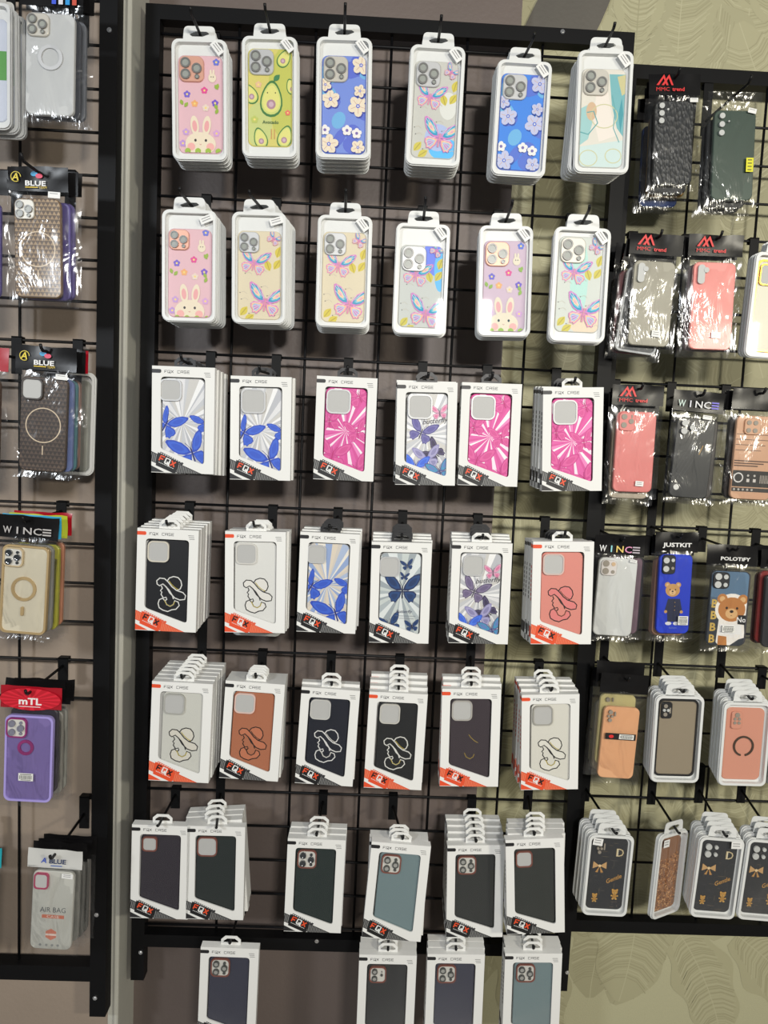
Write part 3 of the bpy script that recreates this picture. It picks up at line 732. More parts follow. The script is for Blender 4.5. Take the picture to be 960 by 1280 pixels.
TABO = [(-.0195, -.001), (.0195, -.001), (.0195, .0105), (.0115, .0178), (-.0115, .0178), (-.0195, .0105)]
TABI = [(-.0145, .0045), (.0145, .0045), (.0145, .0075), (.0075, .0125), (-.0075, .0125), (-.0145, .0075)]
m = MB(); m.ring(TABO, TABI, 0, 0.0012); TAB_W = m.mesh('hang_tab', CARD)
m = MB(); m.ring(TABO, TABI, 0, 0.0012); TAB_K = m.mesh('hang_tab', TABBLACK)
m = MB(); m.prism(WINDOW, 0.0008, 0.0010); WINFILM = m.mesh('window_film', FILM)
# squared lettering used for the box headline
GL = {'F': [[(0, 0), (0, 1), (1, 1)], [(0, .5), (.8, .5)]], 'Q': [[(0, 0), (0, 1), (1, 1), (1, 0)], [(0, 0), (1, 0)], [(.5, .42), (1.22, -.28)]],
      'O': [[(0, 0), (0, 1), (1, 1), (1, 0), (0, 0)]], 'X': [[(0, 0), (1, 1)], [(0, 1), (1, 0)]], 'C': [[(1, 1), (0, 1), (0, 0), (1, 0)]],
      'A': [[(0, 0), (0, 1), (1, 1), (1, 0)], [(0, .45), (1, .45)]], 'S': [[(1, 1), (0, 1), (0, .5), (1, .5), (1, 0), (0, 0)]], 'E': [[(1, 1), (0, 1), (0, 0), (1, 0)], [(0, .5), (.9, .5)]], ' ': []}
def glyphs(p, s, x, z, gw, gh, gap, wd, col, rot=0.0, cols=None):
    c, d = math.cos(rot), math.sin(rot); X = 0.0
    for i, ch in enumerate(s):
        for st in GL[ch]:
            p.stroke([(x+(X+a*gw)*c-(b*gh)*d, z+(X+a*gw)*d+(b*gh)*c) for a, b in st], wd, cols[i] if cols else col)
        X += gw+gap
INKK = S(30, 30, 33); ORANGE = S(238, 84, 44); WHITEI = S(240, 240, 238)
def band_mesh(orange):
    p = Print(1.0, [(-BW/2, 0.0), (BW/2, 0.0), (BW/2, BH), (-BW/2, BH)])
    c = ORANGE if orange else INKK
    p.poly(rounded([(fx(-.02), fz(.066)), (fx(.148), fz(.066)), (fx(.148), fz(.030)), (fx(-.02), fz(.030))], .0033), c)
    pill = p.mesh('corner_mark', PRINT, -0.0001, 8e-6); p = Print(1.0, [(-BW/2, 0.0), (BW/2, 0.0), (BW/2, BH), (-BW/2, BH)])
    # diagonal band
    sl = 0.205/0.83
    def L(x, z): return (fx(x), fz(z+x*sl))
    base = S(232, 92, 56) if orange else S(44, 44, 47)
    p.poly([L(0, .895), L(1.0, .895), L(1.0, .80), L(0, .80)], base)
    hl = S(250, 140, 104) if orange else S(150, 150, 148)
    for k in range(44):
        x = -.05+k*.026
        p.poly([L(x, .888), L(x+.010, .888), L(x+.034, .808), L(x+.024, .808)], hl)
    p.poly([L(.07, .915), L(.385, .915), L(.44, .795), L(.105, .782)], ORANGE if orange else S(22, 22, 24))
    p.poly([L(.13, .786), L(.50, .80), L(.52, .775), L(.15, .765)], base)
    for k in range(10): p.poly([L(.15+k*.035, .781), L(.17+k*.035, .781), L(.17+k*.035, .773), L(.15+k*.035, .773)], WHITEI)
    t = Print(1.0); t.poly([(fx(0), fz(.995)), (fx(.21), fz(.995)), (fx(0), fz(.935))], ORANGE if orange else S(40, 40, 42))
    return pill, p.mesh('logo_band', PRINT, -0.0001, 8e-6), t.mesh('corner_triangle', PRINT, -0.0001)
def lettering_mesh(orange):
    p = Print(1.0); a = -math.atan(0.205*BH/(0.83*BW))
    glyphs(p, 'FQX CASE', fx(.20), fz(.062), .0042, .0046, .0017, .0009, S(70, 70, 74))
    for k in range(3): p.rect(fx(.83)+k*.0012, fx(.925)+k*.0006, fz(.055+k*.017), fz(.050+k*.017), S(120, 120, 122))
    head = p.mesh('headline_lettering', PRINT, -0.0002, 8e-6); p = Print(1.0)
    F = S(24, 22, 24) if orange else ORANGE
    x, z = fx(.125), fz(.885)
    glyphs(p, 'FQX', x, z, .0078, .0098, .0032, .0027, F, a, [F, WHITEI, F])
    c, d = math.cos(a), math.sin(a)
    for k in range(9): 
        u = .0005+k*.0034; q = [(u, -.0036), (u+.0024, -.0036), (u+.0024, -.0026), (u, -.0026)]
        p.poly([(x+i*c-j*d, z+i*d+j*c) for i, j in q], WHITEI)
    return head, p.mesh('logo_lettering', PRINT, -0.0008, 8e-6)
BAND = {k: band_mesh(k) for k in (False, True)}
LETTER = {k: lettering_mesh(k) for k in (False, True)}
def side_marks(orange):
    """printed marks on the left flank of a box"""
    c = S(225, 72, 40) if orange else S(40, 40, 42); v = []; f = []; cl = []
    def quad(y0, y1, z0, z1):
        b = len(v)
        v.extend([(-BW/2-.0001, y0, z0), (-BW/2-.0001, y1, z0), (-BW/2-.0001, y1, z1), (-BW/2-.0001, y0, z1)]); f.append((b, b+1, b+2, b+3))
    quad(.001, BT*.9, BH*.935, BH*.97); quad(.002, BT*.9, BH*.06, BH*.17)
    for k in range(8): quad(.006, .0115, BH*(.42+k*.045), BH*(.42+k*.045+.03))
    me = bpy.data.meshes.new('side_print'); me.from_pydata(v, [], f)
    a = me.color_attributes.new('Col', 'FLOAT_COLOR', 'POINT'); a.data.foreach_set('color', [x for _ in v for x in (*c, 1.0)]); me.materials.append(PRINT)
    return me
SIDE = {k: side_marks(k) for k in (False, True)}
def fbox(C, tilt, orange, tabblack, label, group, case=None, dx=0.0):
    r, R = root_at('boxed_phone_case', C, tilt, BH); tag(r, label, 'boxed case', group)
    obj('box', BOX_OPEN if case else BOX_SHUT, r)
    obj('hang_tab', TAB_K if tabblack else TAB_W, r, (0, BT*0.55, BH))
    for me in (SIDE[orange],)+BAND[orange]+LETTER[orange]:
        o = obj(me.name.split('.')[0], me, r)
        if 'letter' in me.name or 'side' in me.name: o['kind'] = 'stuff'
    if case:
        obj('window_film', WINFILM, r)
        cw, ch = case.get('w', .079), case.get('h', .163)
        phone_case(r, cw, ch, case['body'], case.get('art'), case.get('artmat'), case.get('cam'), (case.get('dx', 0.0)+fx(.495), 0.0048, fz(.105)-ch/2-case.get('dz', 0.0)), case.get('rot', 0.0), key=case.get('key'))
    slot = C-R @ Vector((0, 0, BH/2))+R @ Vector((0, BT*0.55, BH+0.0100))
    return r, slot
def fstack(desc, quad, n, case, orange=False, tab=False, back=None, ylo=-.21, yhi=-.12, ext=.012, where='', group='', backtab=None, backorange=None, backtilt=None, up=.010):
    Y, C, tilt = pose(quad, BW, BH, ylo, yhi)
    P = BT+0.0015
    Y = min(Y, -0.022-n*P)
    k = (Y-CAM.y)/(C.y-CAM.y); C = CAM+(C-CAM)*k
    drift = Vector((0, P, 0))
    if back and n > 1:
        key, bx, by = back; f = at(*quad[('TL', 'TR', 'BL', 'BR').index(key)], Y); b = at(bx, by, Y+(n-1)*P); drift = (b-f)/(n-1); drift.y = P
    lab = 'white window box with %s, %s' % (desc, where)
    _, s0 = fbox(C, tilt, orange, tab, lab, group, case); s1 = s0
    for i in range(1, n):
        rnd = random.Random(hash((round(quad[0][0]), i)) & 0xffff)
        t = tilt*0.4 if backtilt is None else backtilt
        t += rnd.uniform(-.006, .006)
        Ci = C+drift*i+Vector((rnd.uniform(-.0008, .0008), 0, 0))
        _, s1 = fbox(Ci, t, orange if backorange is None else backorange, tab if backtab is None else backtab,
                     'plain box, %s behind the one with %s' % (ORD[i], desc), group)
    hook('m', s0, s1, ext, 'black hook carrying boxes with %s' % desc, up)

def blank(p): pass
A = lambda f, **k: (lambda p: f(p, **k))
CB = lambda body, art=None, key=None, artmat=None, cam=None, **k: dict(body=body, art=art, key=key, artmat=artmat, cam=cam, **k)
SILV = mat('case_silver', S(205, 206, 206), 0.3, 0.4)
g3, g4, g5, g6, g7 = ['white window boxes in the %s row' % s for s in ('third', 'fourth', 'fifth', 'sixth', 'bottom')]
cutS = cam_cut(CHROME, 0.040); cutB = cam_cut(CHROME, 0.046)
fstack('blue butterflies on silver rays', [(190.5, 457), (268.3, 459.5), (188.8, 591.3), (267, 592)], 4, CB(SILV, A(art_rays_blue), 'rb1', FOIL, cam_cut(CHROME, .040, .0165, .0225)), tab=True, back=('TR', 282.5, 467), where='leftmost of third row', group=g3)
fstack('two blue butterflies beneath a large camera square', [(288, 468.8), (365, 472), (288, 599.5), (362, 600.8)], 2, CB(SILV, A(art_rays_blue, seed=5), 'rb2', FOIL, cutB), tab=True, back=('TR', 368.8, 473), where='second in third row', group=g3)
fstack('all-over pink butterflies, tilted', [(397, 468.8), (471.3, 472.5), (391.3, 600), (466.3, 602)], 2, CB(cm(215, 70, 150), A(art_rays_pink), 'rp1', FOIL, cutB), tab=True, where='third in third row', group=g3)
fstack('violet and blue butterflies and script', [(497.5, 477.5), (571.3, 476.3), (494.5, 606.3), (568, 608)], 2, CB(SILV, A(art_violet_butterflies), 'vb1', FOIL, cutB, dx=.002), tab=True, back=('TL', 496, 476), where='fourth in third row', group=g3)
fstack('magenta butterflies beside the wallpaper strip', [(577.5, 478), (653, 478.8), (573, 607), (645.5, 608.8)], 2, CB(cm(205, 62, 130), A(art_rays_pink, seed=6), 'rp2', FOIL, cutB), tab=True, where='fifth in third row', group=g3)
fstack('magenta butterflies next to the right post', [(679.5, 486.3), (754.3, 483.3), (676.3, 612.5), (753, 613.8)], 4, CB(cm(212, 62, 140), A(art_rays_pink, seed=8), 'rp3', FOIL, cutB), tab=False, backtab=True, back=('TL', 667.5, 486), where='last in third row', group=g3)

BK = cm(26, 27, 31, .4, 0, .3); WH = cm(226, 226, 222); cutW = lambda c: cam_cut(cm(*c), .040)
fstack('white line lady on black, orange band', [(171.8, 661), (248.5, 662), (168.8, 788.8), (244.5, 789.5)], 5, CB(BK, A(lady, line=(226, 226, 222), cx=.10), 'ld1', None, cutW((214, 208, 194))), True, back=('TR', 262.5, 651), where='leftmost of fourth row', group=g4)
fstack('black line lady on white, fourth row', [(281.8, 663.8), (357, 663.8), (281.3, 791), (355.5, 792)], 3, CB(WH, A(lady, line=(34, 34, 36), fill=(232, 230, 224), cx=.06), 'ld2', None, cutW((216, 214, 208))), True, back=('TR', 362.5, 661), where='second there', group=g4)
fstack('blue butterflies on beige and blue rays', [(378, 666), (447.5, 668.8), (372, 787.5), (442.5, 792)], 3, CB(SILV, A(art_rays_blue, warm=True, seed=7), 'rb3', FOIL, cam_cut(CHROME, .036, .016, .022)), tab=True, back=('TR', 450.5, 662.5), where='third in fourth row', group=g4)
fstack('one big navy butterfly on silver', [(466, 675), (538.8, 677.5), (462, 805), (534.5, 806)], 4, CB(SILV, A(art_navy_butterfly), 'nb', FOIL, cam_cut(CHROME, .038, .0185, .027)), tab=True, back=('TL', 467.5, 663.8), where='fourth in fourth row', group=g4)
fstack('grey and violet butterflies on silver', [(565.5, 677.5), (641, 678.8), (561, 802.5), (634, 807)], 4, CB(SILV, A(art_violet_butterflies, seed=9, vivid=False), 'vb2', FOIL, cam_cut(CHROME, .040, .025, .024)), tab=False, backtab=True, back=('TL', 563.8, 666), where='fifth in fourth row', group=g4)
fstack('black line lady on salmon pink', [(666.3, 678), (743, 677), (663, 802.5), (738.8, 807)], 4, CB(cm(222, 142, 130), A(lady, line=(40, 26, 26), fill=(226, 130, 128), gold=(120, 70, 50), cz=-.22), 'ld3', None, cutW((216, 190, 182))), True, tab=False, backtab=True, backorange=False, back=('TL', 657.5, 675), where='last in fourth row', group=g4)

fstack('black line lady on white, far left', [(192.5, 850), (264, 852), (185.8, 977.5), (260, 981)], 6, CB(cm(208, 208, 200), A(lady, line=(34, 34, 36), fill=(218, 214, 202)), 'ld4', None, cutW((176, 176, 170)), dx=.003), True, back=('TL', 212.5, 827), where='fifth row', group=g5)
fstack('black line lady on tan brown', [(282.5, 851), (356, 853), (275, 972), (346, 979.5)], 4, CB(cm(178, 112, 82), A(lady, line=(34, 26, 22), fill=(196, 120, 88), gold=(60, 40, 30)), 'ld5', None, cutW((226, 196, 186))), False, back=('TL', 290, 842), where='second in fifth row', group=g5)
fstack('white line lady on navy', [(378, 860), (449.5, 860), (368.8, 979.5), (440, 984.5)], 2, CB(cm(28, 32, 44), A(lady, line=(222, 222, 220), gold=(200, 198, 190), cz=-.20), 'ld6', None, cutW((200, 200, 196))), False, back=('TL', 380, 853), where='third in fifth row', group=g5)
fstack('white line lady on charcoal, orange band', [(463, 863.8), (533.8, 866), (455, 986), (526, 988.8)], 4, CB(cm(32, 34, 36), A(lady, line=(222, 222, 216)), 'ld7', None, cutW((200, 198, 190)), dx=.003), True, back=('TL', 466, 841), where='fourth in fifth row', group=g5)
fstack('dark plum and faint gold curves', [(552.5, 861), (627, 862.5), (549.5, 981), (622.5, 984.5)], 3, CB(cm(62, 54, 60), A(lady, line=None, gold=(150, 130, 60), cz=-.2), 'ld8', None, cutW((176, 172, 166))), True, back=('TL', 552.5, 846), where='fifth in fifth row', group=g5)
fstack('black line lady on ivory by right post', [(652.5, 868), (724.3, 866), (652.5, 988.8), (721, 987.5)], 4, CB(cm(222, 220, 210), A(lady, line=(34, 34, 36), fill=(230, 228, 218)), 'ld9', None, cutW((170, 168, 160)), dx=.003), True, back=('TL', 643.8, 849), where='fifth row', group=g5)

PLUM, DGREEN, DG2, SLATE, CHAR, CHAR2, NAVY = cm(52, 48, 56), cm(38, 46, 46), cm(36, 48, 47), cm(118, 138, 142, .35), cm(50, 53, 53), cm(52, 56, 54), cm(58, 60, 76)
fstack('plain plum case at the left post', [(166.8, 1028.5), (236, 1032.5), (165.8, 1146), (231, 1153)], 1, CB(PLUM, None, None, None, cam_cut(COPPER, .030, .018, .020)), ext=.028, where='sixth row', group=g6, up=.004)
fstack('plain dark green case, copper-rimmed empty cutout', [(237, 1030), (303.8, 1032.5), (236, 1147.5), (300, 1155)], 4, CB(DGREEN, None, None, None, cam_cut(COPPER, .040)), ext=.028, back=('TR', 307, 1012), backtilt=-.085, where='sixth row', group=g6, up=.004)
fstack('dark green case and three-lens camera', [(361, 1047), (431, 1048), (355.3, 1164.7), (425, 1168.8)], 3, CB(DG2, None, None, None, cam_lens(COPPER, dark=DARKLENS)), back=('TL', 365, 1032), where='third in sixth row', group=g6)
fstack('grey-blue case, tilted', [(465, 1051), (538.8, 1057), (453.8, 1170), (524, 1181)], 3, CB(SLATE, None, None, None, cam_lens(COPPER), dx=.002), back=('TL', 466, 1041), backtilt=.01, where='fourth in sixth row', group=g6)
fstack('charcoal case and three-lens camera', [(560.5, 1053.8), (629.5, 1056), (558.8, 1172.5), (627, 1173.8)], 5, CB(CHAR, None, None, None, cam_lens(COPPER)), back=('TL', 557.5, 1021), where='fifth in sixth row', group=g6)
fstack('charcoal case and empty square cutout', [(633, 1046), (703.8, 1046), (636, 1170.5), (703.8, 1168.5)], 4, CB(CHAR2, None, None, None, cam_cut(COPPER, .033, .019, .021)), back=('TL', 633.8, 1026), where='last in sixth row', group=g6)
B7 = dict(ylo=-.150, yhi=-.135, ext=.010, group=g7)
def below(x0, y0, x1, y1): return [(x0, y0), (x1, y1), (x0-5, y0+119), (x1-5, y1+121)]
fstack('navy case hanging alone at lower left', below(251, 1182.5, 323.8, 1182.5), 1, CB(NAVY, None, None, None, cam_lens(COPPER)), where='bottom row', **B7)
fstack('black case and two-lens camera', below(450, 1191, 520.5, 1191), 3, CB(cm(44, 46, 48), None, None, None, cam_lens(COPPER, .034, .021, .0225, True)), back=('TL', 451, 1176), where='second in bottom row', **B7)
fstack('navy case between black and grey ones', below(535, 1190, 606, 1190), 3, CB(NAVY, None, None, None, cam_lens(COPPER)), back=('TL', 535, 1173), where='bottom row', **B7)
fstack('grey-blue case at lower right', below(631, 1190, 703.8, 1187.5), 3, CB(SLATE, None, None, None, cam_lens(COPPER), dx=.003), back=('TL', 629.5, 1175), where='bottom row', **B7)

# ------------------------------------------------------------------ white blister trays
def tray_mesh(W, H, mt=None):
    h = H/2; m = MB(); m.ring(rr(W, H, .012, 5, 0, h), rr(W-.010, H-.010, .009, 5, 0, h), 0.0, .0125); m.prism(rr(W-.0095, H-.0095, .009, 5, 0, h), .0105, .0122)
    m.ring(rr(W+.003, H+.003, .0135, 5, 0, h), rr(W-.002, H-.002, .011, 5, 0, h), .0040, .0052)
    return m.mesh('tray', mt or TRAY)
def tab_mesh(mt=None):
    m = MB(); o = rounded([(-.030, -.004), (.030, -.004), (.027, .024), (-.027, .024)], .008, 5)
    sl = rr(.034, .0085, .0042, 5, 0, .0105)
    # slot outline resampled to the tab outline's point count
    m.ring(o, sl, .0040, .0052) if len(o) == len(sl) else None
    return m.mesh('hang_tab', mt or TRAY)
TABM = tab_mesh()
def sticker(parent, x, z, rot, w_=.025, h_=.0125, y=-.0004, lines=2):
    def mk():
        p = Print(1.0); p.rect(-w_/2, w_/2, -h_/2, h_/2, S(240, 240, 238))
        for k in range(lines): p.rect(-w_*.36, w_*.30, h_*(.22-.34*k)-h_*.06, h_*(.22-.34*k)+h_*.06, S(150, 150, 150))
        return p.mesh('price_sticker', PRINT, 0.0)
    o = obj('price_sticker', cached(('stk', w_, h_, lines), mk), parent, (x, y, z)); o.rotation_euler = (0, rot, 0)
def tray(C, tilt, W, H, label, group, case=None, yaw=0.0, stick=None):
    r, R = root_at('blister_packed_case', C, tilt, H, yaw); tag(r, label, 'blister pack', group)
    obj('tray', cached(('tray', W, H), lambda: tray_mesh(W, H)), r); obj('hang_tab', TABM, r, (0, 0, H))
    def cov(): m = MB(); m.prism(rr(W-.0095, H-.0095, .009, 5, 0, H/2), .0012, .0014); return m.mesh('clear_cover', FILM)
    obj('clear_cover', cached(('cov', W, H), cov), r)
    c = case or dict(body=cm(214, 208, 196)); cw, ch = c.get('w', .080), c.get('h', .170)
    phone_case(r, cw, ch, c['body'], c.get('art'), c.get('artmat'), c.get('cam'), (c.get('dx', 0.0), c.get('y', .0085), H/2+c.get('dz', -.004)), key=c.get('key'), thick=c.get('thick', .0025), rim=c.get('rim'))
    if stick: sticker(r, *stick)
    return r, C-R @ Vector((0, 0, H/2))+R @ Vector((0, .0046, H+.0130))
def tstack(desc, quad, n, case, W=.097, H=.207, back=None, where='', group='', ext=.06, rk='m', ylo=-.215, yhi=-.14, stick=None, yaw=0.0, backtilt=None, backcase=None, up=.006, pitch=.0155):
    Y, C, tilt = pose(quad, W, H, ylo, yhi); P = pitch
    Y = min(Y, WIRES[rk][0]-.022-n*P); k = (Y-CAM.y)/(C.y-CAM.y); C = CAM+(C-CAM)*k
    drift = Vector((0, P, 0))
    if back and n > 1:
        key, bx, by = back; f = at(*quad[('TL', 'TR', 'BL', 'BR').index(key)], Y); b = at(bx, by, Y+(n-1)*P); drift = (b-f)/(n-1); drift.y = P
    _, s0 = tray(C, tilt, W, H, 'white tray with %s, %s' % (desc, where), group, case, yaw, stick); s1 = s0
    for i in range(1, n):
        t = (tilt if backtilt is None else backtilt)+random.uniform(-.008, .008)
        _, s1 = tray(C+drift*i, t, W, H, 'white tray, %s behind the one with %s' % (ORD[i], desc), group, backcase or dict(case, cam=None), yaw*.5)
    hook(rk, s0, s1, ext, 'black hook carrying trays with %s' % desc, up)
g1, g2 = 'white trays in the top row', 'white trays in the second row'
PK = cm(228, 186, 194, .45); AV = cm(214, 205, 112); BLF = cm(96, 120, 212); CRM = cm(224, 212, 184, .3); HSIL = cm(206, 206, 200, .45)
def st(W, H, a=.9): return (W/2-.0165, H-.0145, a)
BIG, MID = .207, .198
GLOW4 = [(.25, -.85, .35, .25, (96, 190, 250)), (.1, -.6, .3, .3, (180, 190, 230)), (.3, .1, .2, .3, (226, 224, 216))]
tstack('pink rabbit case, pink camera frame', [(214.3, 48.8), (283, 52.5), (217, 195), (282.5, 200)], 4, CB(PK, A(art_bunny), 'bu1', None, cam_clear(ROSE), dz=-.005), back=('BL', 225, 207), where='leftmost of top row', group=g1, stick=st(.097, BIG))
tstack('avocado case', [(302.5, 46.3), (371, 47.5), (303.8, 192.5), (370, 196)], 4, CB(AV, A(art_avocado), 'av', None, cam_clear(CHROME), dz=.002), back=('BL', 309, 205), where='second in top row', group=g1, stick=st(.097, BIG))
tstack('cream blossoms on blue', [(396, 46), (465, 48.8), (395, 194), (462.5, 198.8)], 5, CB(BLF, A(art_blue_floral), 'bf1', None, cam_clear(PALE_METAL), dz=-.0085), back=('BL', 396, 212), where='third in top row', group=g1, stick=st(.097, BIG))
tstack('shiny butterflies and blue glow', [(513.8, 56.3), (582, 60), (507, 202.5), (573.8, 207.5)], 5, CB(HSIL, A(art_rainbow_butterflies, base=(204, 200, 190), glow=GLOW4), 'rf1', HOLO, cam_clear(CHROME), dz=-.004), back=('BL', 505.5, 217), where='fourth in top row', group=g1, stick=st(.097, BIG))
tstack('pale blossoms on vivid blue', [(624.5, 76), (689, 78.8), (615.8, 213.8), (679.5, 221)], 4, CB(BLF, A(art_blue_floral, holo=True), 'bf2', HOLO, cam_clear(CHROME), dz=-.004), H=.200, back=('BL', 610, 223), where='fifth in top row', group=g1, stick=st(.097, .200))
tstack('teal and cream swirls, tilted', [(722.5, 75), (793.8, 61), (716, 216), (787.5, 205)], 5, CB(HSIL, A(art_swirl), 'sw', HOLO, cam_clear(PALE_METAL), dz=-.008), back=('BL', 704, 227), where='last in top row', group=g1, stick=st(.097, BIG), backtilt=.035)
tstack('pink rabbit case, gold camera frame', [(202.5, 263.8), (270, 266), (203.8, 397), (267.5, 401)], 6, CB(PK, A(art_bunny), 'bu1', None, cam_clear(ROSE, .036), h=.160, dz=-.0115), H=MID, back=('BR', 279, 409), where='leftmost of second row', group=g2, stick=st(.097, MID, -.4))
tstack('rainbow butterflies on cream, thick stack', [(290.5, 266), (357, 266), (291, 401), (355, 405)], 6, CB(CRM, A(art_rainbow_butterflies), 'rf2', None, cam_clear(CHROME, .037), h=.160, dz=-.0115), H=MID, back=('BR', 366, 412), where='second row', group=g2, stick=st(.097, MID, -.3))
tstack('rainbow butterflies on cream, mid row', [(397, 270), (466, 272.5), (394.5, 404), (461, 409)], 4, CB(CRM, A(art_rainbow_butterflies), 'rf2', None, cam_clear(CHROME, .040), h=.163, dz=-.009), H=MID, back=('BL', 396, 412), where='third in second row', group=g2, stick=st(.097, MID))
tstack('shiny butterflies and violet corner', [(496, 280), (563, 281), (491, 415), (556, 418)], 2, CB(HSIL, A(art_rainbow_butterflies, base=(206, 204, 198), glow=[(.35, .75, .3, .5, (120, 130, 240)), (.45, .4, .15, .5, (110, 190, 250))]), 'rf3', HOLO, cam_clear(CHROME, .045), h=.150, dz=-.012), H=MID, back=('BL', 491.5, 418), where='fourth in second row', group=g2, stick=st(.097, MID))
tstack('shiny lilac rabbit case', [(601, 282.5), (666, 282.5), (597, 418), (662.5, 421)], 3, CB(cm(206, 184, 204, .5), A(art_bunny), 'bu2', HOLO, cam_clear(ROSE), h=.166, dz=-.008), H=MID, back=('BL', 594.5, 423), where='fifth in second row', group=g2, stick=st(.097, MID))
tstack('pearly butterflies by right post', [(693.8, 287.5), (765, 287.5), (685, 422), (757, 426)], 3, CB(HSIL, A(art_rainbow_butterflies, base=(216, 216, 206), glow=[(0, .1, .2, .9, (190, 226, 214)), (.2, -.8, .4, .3, (236, 214, 184))]), 'rf4', HOLO, cam_clear(PALE_METAL), h=.168, dz=.002), H=MID, W=.099, back=('BL', 683, 425), where='second row', group=g2, stick=st(.099, MID))

# a patterned tray pokes up behind the white lady box of the fourth row
Cx = at(322, 733, -.080)
tray(Cx, 0.0, .097, .200, 'white tray with brown glitter case peeking up behind the white lady box', 'white trays in the fourth row', dict(body=cm(150, 120, 96)))

# ------------------------------------------------------------------ polybag packs
def bag_mesh(W, H, D, seed):
    """two wrinkled sheets of film around a pack W x H, D deep, bottom at z = 0"""
    nx, nz = 12, 22; v = []; f = []
    for s in (0, 1):
        for j in range(nz+1):
            for i in range(nx+1):
                a = i/nx; b = j/nz; puff = (max(0.0, math.sin(math.pi*a))**0.35)*(max(0.0, math.sin(math.pi*min(b*1.02, 1)))**0.35)
                x = (a-.5)*W; z = b*H
                wz = noise.noise(Vector((x*38+seed*3.1, z*26, s*9.0+seed)))*.0028+noise.noise(Vector((x*110, z*60+seed, s*5.0)))*.0011
                y = D/2+(-1 if s == 0 else 1)*puff*(D/2+.0012)+wz*(0.4+puff*.6)
                if s == 0: y = min(y, D/2)
                ex = noise.noise(Vector((z*30+seed, s*2.0, 3.0)))*.002 if i in (0, nx) else 0
                v.append((x+ex, y, z+(noise.noise(Vector((x*40, seed, 1.0)))*.003 if j in (0,) else 0)))
    N = (nx+1)*(nz+1)
    for s in (0, 1):
        for j in range(nz):
            for i in range(nx):
                k = s*N+j*(nx+1)+i; f.append((k, k+1, k+nx+2, k+nx+1))
    me = bpy.data.meshes.new('bag'); me.from_pydata(v, [], f); me.materials.append(BAG)
    me.polygons.foreach_set('use_smooth', [True]*len(f)); me.update()
    return me
HEADK = mat('header_black', S(18, 17, 18), 0.3, 0, .0, .3)
def header_mesh(W, h, m_, seed):
    nx = 10; v = []; f = []
    for s in (0, 1):
        for j in range(5):
            for i in range(nx+1):
                a = i/nx; b = j/4; wv = noise.noise(Vector((a*3+seed*1.7, b*1.5, seed)))*.0045*(b+.15)
                v.append(((a-.5)*W, wv+s*.0008, b*h+noise.noise(Vector((a*4, seed, 7)))*.002*b))
    N = 5*(nx+1)
    for s in (0, 1):
        for j in range(4):
            for i in range(nx):
                k = s*N+j*(nx+1)+i; f.append((k, k+1, k+nx+2, k+nx+1) if s == 0 else (k+nx+1, k+nx+2, k+1, k))
    me = bpy.data.meshes.new('header_card'); me.from_pydata(v, [], f); me.materials.append(m_); me.polygons.foreach_set('use_smooth', [True]*len(f)); me.update()
    return me
RED = S(226, 44, 46)
def h_peaks(p, W, h, word1='MMC', word2='trend'):
    x = -W*.24; z = h*.62
    for d in (0, .010):
        p.poly([(x-.013+d, z-.008), (x-.008+d, z-.008), (x+.0005+d, z+.005), (x+.0065+d, z-.008), (x+.0105+d, z-.008), (x+.0015+d, z+.012)][:], RED)
    p.text('MMC', -W*.24, h*.24, .0068, RED, 0, .0, .026); p.text('trend', W*.06, h*.24, .0072, RED, 0, .025, .024)
def h_word(word, cols, hgt=.010, wd=None, z=.35, x=0.0):
    def f(p, W, h):
        if len(cols) == 1 and '=' not in word:
            p.text(word, x, h*z, hgt, S(*cols[0]), 0, .03, wd); return
        n = len(word); ww = wd or W*.84; step = ww/n
        for i, ch in enumerate(word):
            c = cols[i % len(cols)]
            if ch == '=':
                for k in range(3): p.rect(x-ww/2+step*i, x-ww/2+step*(i+.85), h*z-hgt/2+k*hgt*.40, h*z-hgt/2+k*hgt*.40+hgt*.2, S(*c))
            elif ch != ' ': p.text(ch, x-ww/2+step*(i+.5), h*z, hgt, S(*c), 0, .012, step*(.84 if ch not in 'I1' else .16))
    return f
def h_blue(white=False):
    def f(p, W, h):
        if not white:
            p.stroke([(-W*.34+.008*math.cos(t*.4), h*.55+.008*math.sin(t*.4)) for t in range(14)], .0012, S(222, 200, 60)); p.text('A', -W*.34, h*.55, .012, S(226, 204, 50), 0, .02, shear=.2)
            p.ell(-.004, h*.68, .006, .004, S(60, 160, 210)); p.ell(.004, h*.60, .006, .004, S(222, 80, 110))
            p.text('BLUE', -.002, h*.30, .0085, S(238, 238, 238), 0, .03, .034); p.rect(-.019, .002, h*.12, h*.16, S(222, 190, 50)); p.text('TEAM', .010, h*.14, .004, S(222, 190, 50), width=.013)
        else:
            p.text('A', -.018, h*.45, .010, S(40, 80, 190), 0, .02, shear=.2); p.text('BLUE', .006, h*.42, .009, S(46, 60, 96), 0, .03, .030); p.rect(-.006, .014, h*.16, h*.21, S(60, 100, 180))
    return f
def h_mtl(p, W, h):
    p.ell(0, h*.45, W*.5, h*.5, S(196, 20, 40), n=20)
    for k in range(16):
        a = k*math.pi/8; p.poly([(0, h*.4), (W*.49*math.cos(a), h*.45+h*.5*math.sin(a)), (W*.49*math.cos(a+.16), h*.45+h*.5*math.sin(a+.16))], S(226, 34, 56))
    p.text('mTL', 0, h*.36, .0125, S(244, 240, 238), 0, .03, .040); p.rect(-.02, .018, h*.1, h*.13, S(240, 230, 230))
WHITEHEAD = mat('header_white', S(214, 214, 210), 0.3, 0, .3)
REDHEAD = mat('header_red', S(170, 18, 36), 0.25, 0, .5)
CLEARHEAD = BAG
BAGSEED = [0]
